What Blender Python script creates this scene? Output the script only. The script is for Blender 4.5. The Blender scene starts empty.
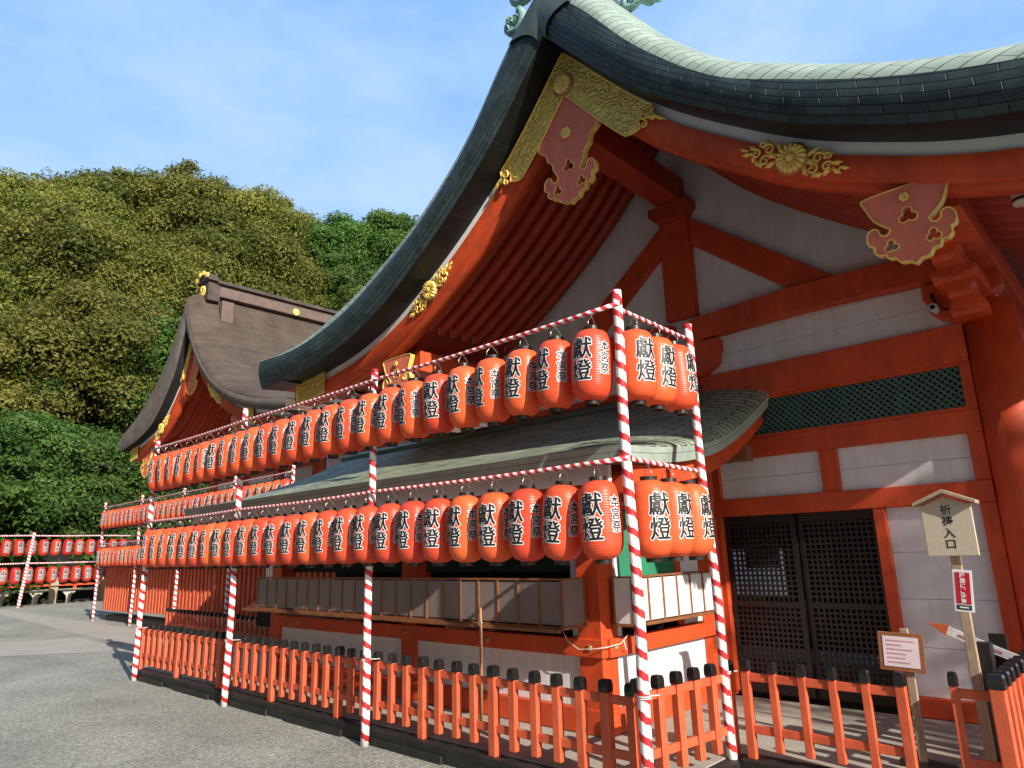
import bpy, bmesh, math, random
import numpy as np
from mathutils import Matrix, Vector
random.seed(7)
rng = np.random.default_rng(7)
S = bpy.context.scene
COL = S.collection
PI = math.pi

# ------------------------------------------------------------------ camera
cam_d = bpy.data.cameras.new('camera')
cam = bpy.data.objects.new('camera', cam_d)
COL.objects.link(cam)
cam_d.sensor_width = 36.0
cam_d.lens = 24.13
cam_d.clip_start = 0.05
cam_d.clip_end = 2000
def cam_matrix(yaw, pitch, roll):
    f = Vector((math.sin(yaw)*math.cos(pitch), math.cos(yaw)*math.cos(pitch), math.sin(pitch)))
    r = Vector((math.cos(yaw), -math.sin(yaw), 0))
    u = r.cross(f)
    r2 = r*math.cos(roll) + u*math.sin(roll)
    u2 = u*math.cos(roll) - r*math.sin(roll)
    m = Matrix((r2, u2, -f)).transposed()
    return m
cam.matrix_world = Matrix.Translation((0, 0, 1.6)) @ cam_matrix(-0.748136, 0.240689, -0.02851).to_4x4()
S.camera = cam

# ------------------------------------------------------------------ sky, sun, exposure
SUN_EL, SUN_AZ = 27.0, 75.5        # azimuth from -Y towards +X
w = bpy.data.worlds.new('World'); S.world = w; w.use_nodes = True
nt = w.node_tree; nt.nodes.clear()
out = nt.nodes.new('ShaderNodeOutputWorld'); bg = nt.nodes.new('ShaderNodeBackground')
sky = nt.nodes.new('ShaderNodeTexSky'); sky.sky_type = 'NISHITA'; sky.sun_disc = False
sx, sy = math.sin(math.radians(SUN_AZ)), -math.cos(math.radians(SUN_AZ))
sky.sun_elevation = math.radians(SUN_EL); sky.sun_rotation = math.atan2(sx, sy)
sky.altitude = 50; sky.air_density = 1.0; sky.dust_density = 0.6; sky.ozone_density = 2.0
bg.inputs[1].default_value = 0.112
tc = nt.nodes.new('ShaderNodeTexCoord'); mp = nt.nodes.new('ShaderNodeMapping')
mp.inputs['Scale'].default_value = (1.2, 1.2, 3.0)
mp.inputs['Rotation'].default_value = (0.3, 0.5, 0.2)
cn = nt.nodes.new('ShaderNodeTexNoise'); cn.inputs['Scale'].default_value = 1.6; cn.inputs['Detail'].default_value = 7; cn.inputs['Roughness'].default_value = 0.62
cr = nt.nodes.new('ShaderNodeValToRGB'); cr.color_ramp.elements[0].position = 0.38; cr.color_ramp.elements[1].position = 0.80
cr.color_ramp.elements[0].color = (1.85, 3.5, 6.3, 1); cr.color_ramp.elements[1].color = (4.2, 5.5, 7.0, 1)
# high thin veil of haze, thickest in the north-west part of the sky and low down
dt = nt.nodes.new('ShaderNodeVectorMath'); dt.operation = 'DOT_PRODUCT'; dt.inputs[1].default_value = (-0.62, 0.75, 0.18)
vr = nt.nodes.new('ShaderNodeValToRGB'); vr.color_ramp.elements[0].position = 0.0; vr.color_ramp.elements[1].position = 0.62
vr.color_ramp.elements[0].color = (0, 0, 0, 1); vr.color_ramp.elements[1].color = (0.85, 0.85, 0.85, 1)
mx = nt.nodes.new('ShaderNodeMix'); mx.data_type = 'RGBA'
sz = nt.nodes.new('ShaderNodeSeparateXYZ'); nt.links.new(tc.outputs['Generated'], sz.inputs[0])
ad = nt.nodes.new('ShaderNodeMath'); ad.operation = 'MULTIPLY_ADD'; ad.inputs[1].default_value = -0.62; nt.links.new(sz.outputs[2], ad.inputs[0])
nt.links.new(tc.outputs['Generated'], mp.inputs[0]); nt.links.new(mp.outputs[0], cn.inputs['Vector'])
a2 = nt.nodes.new('ShaderNodeMath'); a2.operation = 'ADD'; a2.inputs[1].default_value = 0.36; nt.links.new(cn.outputs[0], a2.inputs[0]); nt.links.new(a2.outputs[0], ad.inputs[2])
nt.links.new(ad.outputs[0], cr.inputs[0]); nt.links.new(cr.outputs[0], mx.inputs[7])
nt.links.new(tc.outputs['Generated'], dt.inputs[0]); nt.links.new(dt.outputs['Value'], vr.inputs[0]); nt.links.new(vr.outputs[0], mx.inputs[0])
nt.links.new(sky.outputs[0], mx.inputs[6]); nt.links.new(mx.outputs[2], bg.inputs[0]); nt.links.new(bg.outputs[0], out.inputs[0])
sd = bpy.data.lights.new('sun', 'SUN'); sd.energy = 4.5; sd.angle = math.radians(0.5); sd.color = (1.0, 0.93, 0.82)
so = bpy.data.objects.new('sun', sd); COL.objects.link(so)
sdir = Vector((sx*math.cos(math.radians(SUN_EL)), sy*math.cos(math.radians(SUN_EL)), math.sin(math.radians(SUN_EL))))
so.rotation_euler = sdir.to_track_quat('Z', 'Y').to_euler(); so.location = sdir*50
S.view_settings.view_transform = 'Standard'; S.view_settings.look = 'None'
S.view_settings.exposure = 0.65; S.view_settings.gamma = 1.0
S.view_settings.use_curve_mapping = False

# ------------------------------------------------------------------ materials
def mat(name, col, rough=0.6, metal=0.0, var=0.12, scale=6.0, bump=0.0, bscale=40.0, spec=0.5, col2=None, coat=0.0, stretch=(1, 1, 1), wear=0.0):
    m = bpy.data.materials.new(name); m.use_nodes = True
    n = m.node_tree; p = n.nodes['Principled BSDF']
    p.inputs['Roughness'].default_value = rough; p.inputs['Metallic'].default_value = metal
    p.inputs['Specular IOR Level'].default_value = spec
    if coat: p.inputs['Coat Weight'].default_value = coat; p.inputs['Coat Roughness'].default_value = 0.25
    t = n.nodes.new('ShaderNodeTexCoord'); mp = n.nodes.new('ShaderNodeMapping'); mp.inputs['Scale'].default_value = stretch
    n.links.new(t.outputs['Object'], mp.inputs[0])
    a = n.nodes.new('ShaderNodeTexNoise'); a.inputs['Scale'].default_value = scale; a.inputs['Detail'].default_value = 6; a.inputs['Roughness'].default_value = 0.65
    n.links.new(mp.outputs[0], a.inputs['Vector'])
    c = n.nodes.new('ShaderNodeValToRGB')
    lo = [x*(1-var) for x in col]; hi = [min(1, x*(1+var)) for x in col]
    if col2: hi = list(col2)
    c.color_ramp.elements[0].position = 0.33; c.color_ramp.elements[1].position = 0.67
    c.color_ramp.elements[0].color = (*lo, 1); c.color_ramp.elements[1].color = (*hi, 1)
    n.links.new(a.outputs[0], c.inputs[0])
    if wear:
        mp2 = n.nodes.new('ShaderNodeMapping'); mp2.inputs['Scale'].default_value = (3.0, 3.0, 0.55); n.links.new(t.outputs['Object'], mp2.inputs[0])
        g = n.nodes.new('ShaderNodeTexNoise'); g.inputs['Scale'].default_value = 3.2; g.inputs['Detail'].default_value = 9; g.inputs['Roughness'].default_value = 0.72; n.links.new(mp2.outputs[0], g.inputs['Vector'])
        gr = n.nodes.new('ShaderNodeValToRGB'); gr.color_ramp.elements[0].position = 0.36; gr.color_ramp.elements[1].position = 0.60
        k = 1-wear; gr.color_ramp.elements[0].color = (k, k*0.97, k*0.93, 1); gr.color_ramp.elements[1].color = (1, 1, 1, 1); n.links.new(g.outputs[0], gr.inputs[0])
        mm = n.nodes.new('ShaderNodeMix'); mm.data_type = 'RGBA'; mm.blend_type = 'MULTIPLY'; mm.inputs[0].default_value = 1
        n.links.new(c.outputs[0], mm.inputs[6]); n.links.new(gr.outputs[0], mm.inputs[7]); n.links.new(mm.outputs[2], p.inputs['Base Color'])
        rr = n.nodes.new('ShaderNodeMapRange'); rr.inputs[3].default_value = min(1, rough+0.2); rr.inputs[4].default_value = max(.2, rough-0.08); n.links.new(g.outputs[0], rr.inputs[0]); n.links.new(rr.outputs[0], p.inputs['Roughness'])
    else: n.links.new(c.outputs[0], p.inputs['Base Color'])
    if bump:
        b = n.nodes.new('ShaderNodeTexNoise'); b.inputs['Scale'].default_value = bscale; b.inputs['Detail'].default_value = 4
        n.links.new(mp.outputs[0], b.inputs['Vector'])
        bn = n.nodes.new('ShaderNodeBump'); bn.inputs['Strength'].default_value = bump; bn.inputs['Distance'].default_value = 0.01
        n.links.new(b.outputs[0], bn.inputs['Height']); n.links.new(bn.outputs[0], p.inputs['Normal'])
    return m

def brick_uv(name, c1, c2, mortar, bw, rh, mort=0.006, rough=0.55, metal=0.0, bump=0.4, nscale=3.0, offset=0.5, dark=0.5, nstretch=(1, 1, 1), spec=0.5):
    """copper shingles: courses laid out in the surface's own arc-length UV (metres)"""
    m = bpy.data.materials.new(name); m.use_nodes = True
    n = m.node_tree; p = n.nodes['Principled BSDF']; p.inputs['Roughness'].default_value = rough; p.inputs['Metallic'].default_value = metal
    p.inputs['Specular IOR Level'].default_value = spec
    u = n.nodes.new('ShaderNodeUVMap')
    b = n.nodes.new('ShaderNodeTexBrick'); b.inputs['Scale'].default_value = 1.0
    b.inputs['Brick Width'].default_value = bw; b.inputs['Row Height'].default_value = rh; b.inputs['Mortar Size'].default_value = mort
    b.inputs['Mortar Smooth'].default_value = 0.25; b.offset = offset
    b.inputs['Color1'].default_value = (*c1, 1); b.inputs['Color2'].default_value = (*c2, 1); b.inputs['Mortar'].default_value = (*mortar, 1)
    n.links.new(u.outputs[0], b.inputs['Vector'])
    t = n.nodes.new('ShaderNodeTexCoord'); mp = n.nodes.new('ShaderNodeMapping'); mp.inputs['Scale'].default_value = nstretch
    n.links.new(t.outputs['Object'], mp.inputs[0])
    a = n.nodes.new('ShaderNodeTexNoise'); a.inputs['Scale'].default_value = nscale; a.inputs['Detail'].default_value = 8; a.inputs['Roughness'].default_value = 0.7
    n.links.new(mp.outputs[0], a.inputs['Vector'])
    r = n.nodes.new('ShaderNodeValToRGB'); r.color_ramp.elements[0].position = 0.32; r.color_ramp.elements[1].position = 0.66
    r.color_ramp.elements[0].color = (dark, dark, dark, 1); r.color_ramp.elements[1].color = (1.15, 1.15, 1.15, 1)
    n.links.new(a.outputs[0], r.inputs[0])
    mm = n.nodes.new('ShaderNodeMix'); mm.data_type = 'RGBA'; mm.blend_type = 'MULTIPLY'; mm.inputs[0].default_value = 1
    n.links.new(b.outputs['Color'], mm.inputs[6]); n.links.new(r.outputs[0], mm.inputs[7]); n.links.new(mm.outputs[2], p.inputs['Base Color'])
    bn = n.nodes.new('ShaderNodeBump'); bn.inputs['Strength'].default_value = bump; bn.inputs['Distance'].default_value = 0.012; bn.invert = True
    n.links.new(b.outputs['Fac'], bn.inputs['Height']); n.links.new(bn.outputs[0], p.inputs['Normal'])
    return m

def stripe_uv(name, period, slant, duty=0.5):
    """red and white cloth wound round a pole: helical stripes in the tube's own UV"""
    m = bpy.data.materials.new(name); m.use_nodes = True
    n = m.node_tree; p = n.nodes['Principled BSDF']; p.inputs['Roughness'].default_value = 0.55
    u = n.nodes.new('ShaderNodeUVMap'); s = n.nodes.new('ShaderNodeSeparateXYZ'); n.links.new(u.outputs[0], s.inputs[0])
    def M(op, a, b=None):
        k = n.nodes.new('ShaderNodeMath'); k.operation = op
        for i, x in enumerate((a, b)):
            if x is None: continue
            if isinstance(x, (int, float)): k.inputs[i].default_value = x
            else: n.links.new(x, k.inputs[i])
        return k.outputs[0]
    nz = n.nodes.new('ShaderNodeTexNoise'); nz.inputs['Scale'].default_value = 9; n.links.new(u.outputs[0], nz.inputs['Vector'])
    v = M('ADD', M('DIVIDE', s.outputs[1], period), M('MULTIPLY', s.outputs[0], slant))
    v = M('ADD', v, M('MULTIPLY', nz.outputs[0], 0.30))
    f = M('LESS_THAN', M('FRACT', v), duty)
    x = n.nodes.new('ShaderNodeMix'); x.data_type = 'RGBA'
    x.inputs[6].default_value = (0.80, 0.78, 0.78, 1); x.inputs[7].default_value = (0.55, 0.025, 0.03, 1)
    n.links.new(f, x.inputs[0]); n.links.new(x.outputs[2], p.inputs['Base Color'])
    bz = n.nodes.new('ShaderNodeBump'); bz.inputs['Strength'].default_value = 0.35; bz.inputs['Distance'].default_value = 0.01
    fr = M('FRACT', M('MULTIPLY', v, 2)); n.links.new(fr, bz.inputs['Height']); n.links.new(bz.outputs[0], p.inputs['Normal'])
    return m

VERM = (0.63, 0.075, 0.016)
M = {}
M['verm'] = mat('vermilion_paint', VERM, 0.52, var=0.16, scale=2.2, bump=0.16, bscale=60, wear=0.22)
M['verm_shade'] = mat('vermilion_in_shade', (0.44, 0.045, 0.014), 0.55, var=0.12, scale=3, bump=0.1, wear=0.2)  # same vermilion, darkened to paint in the shade under the roof
M['fence'] = mat('fence_paint', (0.66, 0.115, 0.045), 0.52, var=0.15, scale=5, bump=0.2, bscale=90, wear=0.25)
M['white'] = mat('white_board_paint', (0.76, 0.75, 0.78), 0.6, var=0.06, scale=1.4, bump=0.08, bscale=30, wear=0.13)
M['trimw'] = mat('white_trim', (0.78, 0.76, 0.74), 0.6, var=0.04)
M['black'] = mat('black_lacquer', (0.012, 0.011, 0.011), 0.25, var=0.3)
M['blackwood'] = mat('black_stained_timber', (0.014, 0.013, 0.012), 0.6, var=0.5, scale=8, bump=0.3)
M['darkwood'] = mat('dark_door_wood', (0.011, 0.008, 0.007), 0.5, var=0.3, scale=10)
M['brown'] = mat('brown_varnished_wood', (0.23, 0.085, 0.035), 0.5, var=0.25, scale=14, stretch=(1, 1, 5))
M['pale'] = mat('pale_weathered_wood', (0.36, 0.27, 0.18), 0.7, var=0.25, scale=20, stretch=(6, 6, 1), bump=0.15)
M['board'] = mat('sign_board_wood', (0.50, 0.44, 0.33), 0.65, var=0.15, scale=18, stretch=(6, 6, 1), bump=0.08)
M['paper'] = mat('paper_panel', (0.70, 0.67, 0.65), 0.6, var=0.04)
M['pane_shaded'] = mat('frosted_panel', (0.21, 0.165, 0.155), 0.35, var=0.06, scale=3)  # front counter panels: shade of the lantern rows painted into the colour
M['green'] = mat('green_cloth', (0.02, 0.20, 0.10), 0.8, var=0.12, scale=4)
M['lattgreen'] = mat('green_lattice_paint', (0.075, 0.155, 0.125), 0.6, var=0.15)
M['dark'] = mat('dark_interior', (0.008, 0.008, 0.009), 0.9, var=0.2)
M['gold'] = mat('gilt_metal', (1.0, 0.66, 0.16), 0.32, metal=0.15, var=0.12, scale=9, bump=0.5, bscale=45)
def engraved():
    m = mat('engraved_gilt_plate', (1.0, 0.66, 0.15), 0.36, metal=0.12, var=0.15, scale=20)
    n = m.node_tree; p = n.nodes['Principled BSDF']; t = n.nodes.new('ShaderNodeTexCoord')
    w_ = n.nodes.new('ShaderNodeTexWave'); w_.wave_type = 'RINGS'; w_.inputs['Scale'].default_value = 4.5; w_.inputs['Distortion'].default_value = 14; w_.inputs['Detail'].default_value = 1.5; w_.inputs['Detail Scale'].default_value = 2.2
    n.links.new(t.outputs['Object'], w_.inputs['Vector']); b = n.nodes.new('ShaderNodeBump'); b.inputs['Strength'].default_value = 0.9; b.inputs['Distance'].default_value = 0.02
    n.links.new(w_.outputs['Fac'], b.inputs['Height']); n.links.new(b.outputs[0], p.inputs['Normal']); return m
M['golde'] = engraved()
M['bronze'] = mat('aged_bronze', (0.45, 0.26, 0.10), 0.45, metal=0.4)
M['lacq'] = mat('coral_lacquer', (0.80, 0.205, 0.125), 0.5, var=0.10, scale=5, coat=0.08, spec=0.3, wear=0.12)
M['copper_dark'] = brick_uv('dark_copper_shingle_edge', (0.034, 0.055, 0.060), (0.062, 0.094, 0.094), (0.008, 0.013, 0.015), 0.27, 0.062, 0.005, 0.48, 0.25, 0.6, 5.0, dark=0.45)
M['copper_pale'] = brick_uv('pale_patina_shingles', (0.27, 0.35, 0.30), (0.35, 0.43, 0.37), (0.07, 0.09, 0.075), 0.42, 0.085, 0.0045, 0.65, 0.0, 0.4, 1.4, dark=0.72)
M['copper_kiosk'] = brick_uv('kiosk_patina_shingles', (0.29, 0.35, 0.25), (0.41, 0.47, 0.34), (0.025, 0.03, 0.025), 0.30, 0.085, 0.009, 0.6, 0.1, 0.8, 2.5, dark=0.5)
M['copper_edge'] = brick_uv('kiosk_edge_copper', (0.34, 0.42, 0.37), (0.40, 0.47, 0.42), (0.12, 0.15, 0.13), 0.9, 0.075, 0.003, 0.6, 0.0, 0.3, 2.0, dark=0.75)
M['copper_plain'] = mat('copper_sheet', (0.10, 0.135, 0.125), 0.4, metal=0.35, var=0.25, scale=5, stretch=(1, 1, 0.5), bump=0.1)
M['verdigris'] = mat('verdigris_casting', (0.22, 0.38, 0.33), 0.55, var=0.4, scale=14, bump=0.5, bscale=30)
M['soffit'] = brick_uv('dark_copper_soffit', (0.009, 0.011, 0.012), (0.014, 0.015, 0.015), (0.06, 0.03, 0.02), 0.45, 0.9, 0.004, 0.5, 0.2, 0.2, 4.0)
M['bark'] = brick_uv('cypress_bark_roof', (0.090, 0.068, 0.053), (0.120, 0.090, 0.070), (0.055, 0.042, 0.034), 6.0, 0.05, 0.006, 0.85, 0, 0.5, 1.1, dark=0.62, spec=0.2)
M['barkedge'] = brick_uv('cypress_bark_edge', (0.19, 0.155, 0.13), (0.26, 0.215, 0.18), (0.09, 0.07, 0.06), 3.0, 0.045, 0.005, 0.85, 0, 0.5, 2.0, dark=0.6, spec=0.2)
M['ridgewood'] = mat('weathered_ridge_wood', (0.125, 0.082, 0.066), 0.7, var=0.2, scale=4)
M['pole'] = stripe_uv('pole_stripes', 0.125, -1.0, 0.40)
M['bar'] = stripe_uv('bar_stripes', 0.085, 1.0, 0.5)
M['ink'] = mat('black_ink', (0.012, 0.012, 0.014), 0.5, var=0.1)
M['inkw'] = mat('white_ink', (0.82, 0.80, 0.80), 0.5, var=0.02)
M['metal'] = mat('dark_metal', (0.05, 0.045, 0.04), 0.4, metal=0.6, var=0.2)
M['lightmetal'] = mat('zinc_wire', (0.55, 0.55, 0.55), 0.3, metal=0.8, var=0.1)
M['plastic'] = mat('white_plastic', (0.62, 0.62, 0.62), 0.4, var=0.05)
M['red'] = mat('red_print', (0.50, 0.012, 0.03), 0.4, var=0.05)
M['navy'] = mat('navy_print', (0.015, 0.025, 0.05), 0.4, var=0.05)
M['pinkprint'] = mat('faded_pink_print', (0.50, 0.24, 0.28), 0.6, var=0.1)
M['orangep'] = mat('orange_print', (0.72, 0.16, 0.06), 0.5, var=0.05)
M['bamboo'] = mat('dry_bamboo', (0.42, 0.20, 0.09), 0.5, var=0.2, scale=12)
M['concrete'] = mat('porch_concrete', (0.36, 0.33, 0.28), 0.85, var=0.15, scale=3, bump=0.15, bscale=80)
M['stone'] = mat('pale_stone', (0.46, 0.43, 0.35), 0.85, var=0.2, scale=3, bump=0.2)
M['cord'] = mat('white_cord', (0.75, 0.70, 0.65), 0.7, var=0.05)

def lantern_mat(name, col):
    m = mat(name, col, 0.36, var=0.05, scale=4, spec=0.4)
    n = m.node_tree; p = n.nodes['Principled BSDF']
    t = n.nodes.new('ShaderNodeTexCoord'); s = n.nodes.new('ShaderNodeSeparateXYZ'); n.links.new(t.outputs['Object'], s.inputs[0])
    k = n.nodes.new('ShaderNodeMath'); k.operation = 'MULTIPLY'; k.inputs[1].default_value = 2*PI/0.017; n.links.new(s.outputs[2], k.inputs[0])
    q = n.nodes.new('ShaderNodeMath'); q.operation = 'COSINE'; n.links.new(k.outputs[0], q.inputs[0])
    b = n.nodes.new('ShaderNodeBump'); b.inputs['Strength'].default_value = 0.22; b.inputs['Distance'].default_value = 0.002
    n.links.new(q.outputs[0], b.inputs['Height']); n.links.new(b.outputs[0], p.inputs['Normal'])
    oi = n.nodes.new('ShaderNodeObjectInfo'); hs = n.nodes.new('ShaderNodeHueSaturation')
    r1 = n.nodes.new('ShaderNodeMapRange'); r1.inputs[3].default_value = 0.494; r1.inputs[4].default_value = 0.508; n.links.new(oi.outputs['Random'], r1.inputs[0]); n.links.new(r1.outputs[0], hs.inputs['Hue'])
    r2_ = n.nodes.new('ShaderNodeMapRange'); r2_.inputs[3].default_value = 0.86; r2_.inputs[4].default_value = 1.08; n.links.new(oi.outputs['Random'], r2_.inputs[0]); n.links.new(r2_.outputs[0], hs.inputs['Value'])
    src_ = p.inputs['Base Color'].links[0].from_socket; n.links.new(src_, hs.inputs['Color']); n.links.new(hs.outputs[0], p.inputs['Base Color'])
    tr = n.nodes.new('ShaderNodeBsdfTranslucent'); tr.inputs[0].default_value = (0.9, 0.16, 0.05, 1)
    ms = n.nodes.new('ShaderNodeMixShader'); ms.inputs[0].default_value = 0.22
    o = [x for x in n.nodes if x.type == 'OUTPUT_MATERIAL'][0]
    n.links.new(p.outputs[0], ms.inputs[1]); n.links.new(tr.outputs[0], ms.inputs[2]); n.links.new(ms.outputs[0], o.inputs[0])
    return m
M['lantern'] = lantern_mat('vermilion_lantern_vinyl', (0.88, 0.125, 0.048))
M['lantern_shaded'] = lantern_mat('shaded_lantern_vinyl', (0.48, 0.035, 0.028))  # tree shade over the far rows put into a darker red

# ------------------------------------------------------------------ mesh builder
class MB:
    def __init__(s): s.v = []; s.f = []; s.uv = []; s.mi = []; s.sm = []; s.cur = 0
    def face(s, idx, uv=None, smooth=False):
        s.f.append(tuple(idx)); s.uv.append(uv or [(0, 0)]*len(idx)); s.mi.append(s.cur); s.sm.append(smooth)
    def box(s, x0, x1, y0, y1, z0, z1, mtx=None):
        b = len(s.v)
        for z in (z0, z1):
            for x, y in ((x0, y0), (x1, y0), (x1, y1), (x0, y1)):
                p = Vector((x, y, z)); s.v.append(tuple(mtx @ p) if mtx else (x, y, z))
        for q in ((3, 2, 1, 0), (4, 5, 6, 7), (0, 1, 5, 4), (1, 2, 6, 5), (2, 3, 7, 6), (3, 0, 4, 7)):
            s.face([b+i for i in q])
        return s
    def tube(s, pts, r, n=8, cap=True, uvper=None):
        pts = [Vector(p) for p in pts]; b = len(s.v); L = 0; up = None
        for i, p in enumerate(pts):
            t = (pts[min(i+1, len(pts)-1)] - pts[max(i-1, 0)]).normalized()
            if up is None or abs(up.dot(t)) > 0.95:
                up = Vector((0, 0, 1)) if abs(t.z) < 0.9 else Vector((0, 1, 0))
            a = t.cross(up).normalized(); c = a.cross(t).normalized(); up = c
            rr = r[i] if isinstance(r, (list, tuple)) else r
            for k in range(n):
                th = 2*PI*k/n; s.v.append(tuple(p + (a*math.cos(th)+c*math.sin(th))*rr))
        for i in range(len(pts)-1):
            d = (pts[i+1]-pts[i]).length
            for k in range(n):
                k2 = (k+1) % n
                s.face((b+i*n+k, b+(i+1)*n+k, b+(i+1)*n+k2, b+i*n+k2), [(k/n, L), (k/n, L+d), ((k+1)/n, L+d), ((k+1)/n, L)], True)
            L += d
        if cap:
            s.face([b+k for k in range(n)][::1]); s.face([b+(len(pts)-1)*n+k for k in range(n)][::-1])
        return s
    def lathe(s, prof, n=24, mtx=None, smooth=True):
        b = len(s.v)
        for r, z in prof:
            for k in range(n):
                p = Vector((r*math.cos(2*PI*k/n), r*math.sin(2*PI*k/n), z)); s.v.append(tuple(mtx @ p) if mtx else tuple(p))
        for i in range(len(prof)-1):
            for k in range(n):
                k2 = (k+1) % n
                s.face((b+i*n+k, b+i*n+k2, b+(i+1)*n+k2, b+(i+1)*n+k), [(k/n, i), ((k+1)/n, i), ((k+1)/n, i+1), (k/n, i+1)], smooth)
        return s
    def grid(s, P, UV=None, smooth=True, flip=False):
        b = len(s.v); R = len(P); C = len(P[0])
        for row in P:
            for p in row: s.v.append(tuple(p))
        for i in range(R-1):
            for j in range(C-1):
                q = [(i, j), (i, j+1), (i+1, j+1), (i+1, j)]
                if flip: q = q[::-1]
                s.face([b+a*C+c for a, c in q], [UV[a][c] for a, c in q] if UV else None, smooth)
        return s
    def prism(s, poly, o, ax, ay, d):
        """closed outline poly (2D) on plane o + x*ax + y*ay, extruded along vector d"""
        o, ax, ay, d = Vector(o), Vector(ax), Vector(ay), Vector(d); b = len(s.v); n = len(poly)
        for k in (0, 1):
            for x, y in poly: s.v.append(tuple(o+ax*x+ay*y+d*k))
        s.face([b+i for i in range(n)][::-1]); s.face([b+n+i for i in range(n)])
        for i in range(n):
            j = (i+1) % n; s.face((b+i, b+j, b+n+j, b+n+i))
        return s
    def build(s, name, mats, parent=None, bevel=0.0):
        off = Vector((0, 0, 0))
        if parent is not None:
            q = parent
            while q is not None: off = off + Vector(q.location); q = q.parent
        if not isinstance(mats, (list, tuple)): mats = [mats]
        me = bpy.data.meshes.new(name)
        me.from_pydata([(x-off.x, y-off.y, z-off.z) for x, y, z in s.v], [], s.f)
        uvl = me.uv_layers.new(name='UVMap')
        uvl.data.foreach_set('uv', [c for f in s.uv for p in f for c in p])
        me.polygons.foreach_set('material_index', s.mi); me.polygons.foreach_set('use_smooth', s.sm)
        for m in mats: me.materials.append(m)
        me.update()
        o = bpy.data.objects.new(name, me); COL.objects.link(o); o.parent = parent
        if bevel:
            bv = o.modifiers.new('bevel', 'BEVEL'); bv.width = bevel; bv.segments = 2; bv.limit_method = 'ANGLE'; bv.angle_limit = math.radians(50)
        return o

def tag(o, label=None, cat=None, group=None, kind=None):
    if label: o['label'] = label
    if cat: o['category'] = cat
    if group: o['group'] = group
    if kind: o['kind'] = kind
    return o
def thing(name, label, cat, loc=(0, 0, 0), group=None, rz=0.0):
    o = bpy.data.objects.new(name, None); COL.objects.link(o); o.location = loc; o.rotation_euler = (0, 0, rz)
    o.empty_display_size = 0.2
    return tag(o, label, cat, group)
def structure(o): o['kind'] = 'structure'; return o
def box(name, m, parent, *a, bevel=0.006): return MB().box(*a).build(name, m, parent, bevel)
KIDS = {}
def copy_tree(o, parent=None):
    c = o.copy(); COL.objects.link(c); c.parent = parent
    for ch in KIDS[o.name] if o.name in KIDS else [x for x in o.children]:
        copy_tree(ch, c)
    return c
def interp(pts):
    """smooth (Catmull-Rom style, monotone in x) curve through pts"""
    X = np.array([p[0] for p in pts], float); Y = np.array([p[1] for p in pts], float)
    d = np.diff(Y)/np.diff(X); m = np.zeros(len(X)); m[0] = d[0]; m[-1] = d[-1]
    m[1:-1] = (d[:-1]*np.diff(X)[1:] + d[1:]*np.diff(X)[:-1])/(X[2:]-X[:-2])
    def f(x):
        i = int(np.clip(np.searchsorted(X, x)-1, 0, len(X)-2)); h = X[i+1]-X[i]; t = (x-X[i])/h
        if t < 0: return float(Y[0]+m[0]*(x-X[0]))
        if t > 1: return float(Y[-1]+m[-1]*(x-X[-1]))
        return float(Y[i]*(1+2*t)*(1-t)**2 + h*m[i]*t*(1-t)**2 + Y[i+1]*t*t*(3-2*t) + h*m[i+1]*t*t*(t-1))
    return f

# text -> flat mesh data (verts, tris) centred, unit height
def glyph(txt, offset=0.0, shear=0.0, space=0.9):
    cu = bpy.data.curves.new('glyph', 'FONT'); cu.body = txt; cu.size = 1.0; cu.offset = offset; cu.resolution_u = 3
    cu.align_x = 'CENTER'; cu.align_y = 'TOP'; cu.space_line = space; cu.fill_mode = 'FRONT'; cu.shear = shear
    ob = bpy.data.objects.new('glyph', cu); COL.objects.link(ob)
    dg = bpy.context.evaluated_depsgraph_get(); me = bpy.data.meshes.new_from_object(ob.evaluated_get(dg))
    bpy.data.objects.remove(ob); bpy.data.curves.remove(cu)
    return me
def flat_text(mb, txt, o, ax, ay, size, offset=0.0, space=0.9, centre=True):
    me = glyph(txt, offset, 0, space)
    V = [v.co.copy() for v in me.vertices]
    if not V: return
    x0, x1 = min(v.x for v in V), max(v.x for v in V); y0, y1 = min(v.y for v in V), max(v.y for v in V)
    cx, cy = ((x0+x1)/2, (y0+y1)/2) if centre else (0, 0)
    o, ax, ay = Vector(o), Vector(ax), Vector(ay); b = len(mb.v)
    for v in V: mb.v.append(tuple(o + ax*((v.x-cx)*size) + ay*((v.y-cy)*size)))
    for p in me.polygons: mb.face([b+i for i in p.vertices])
    bpy.data.meshes.remove(me)

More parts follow.
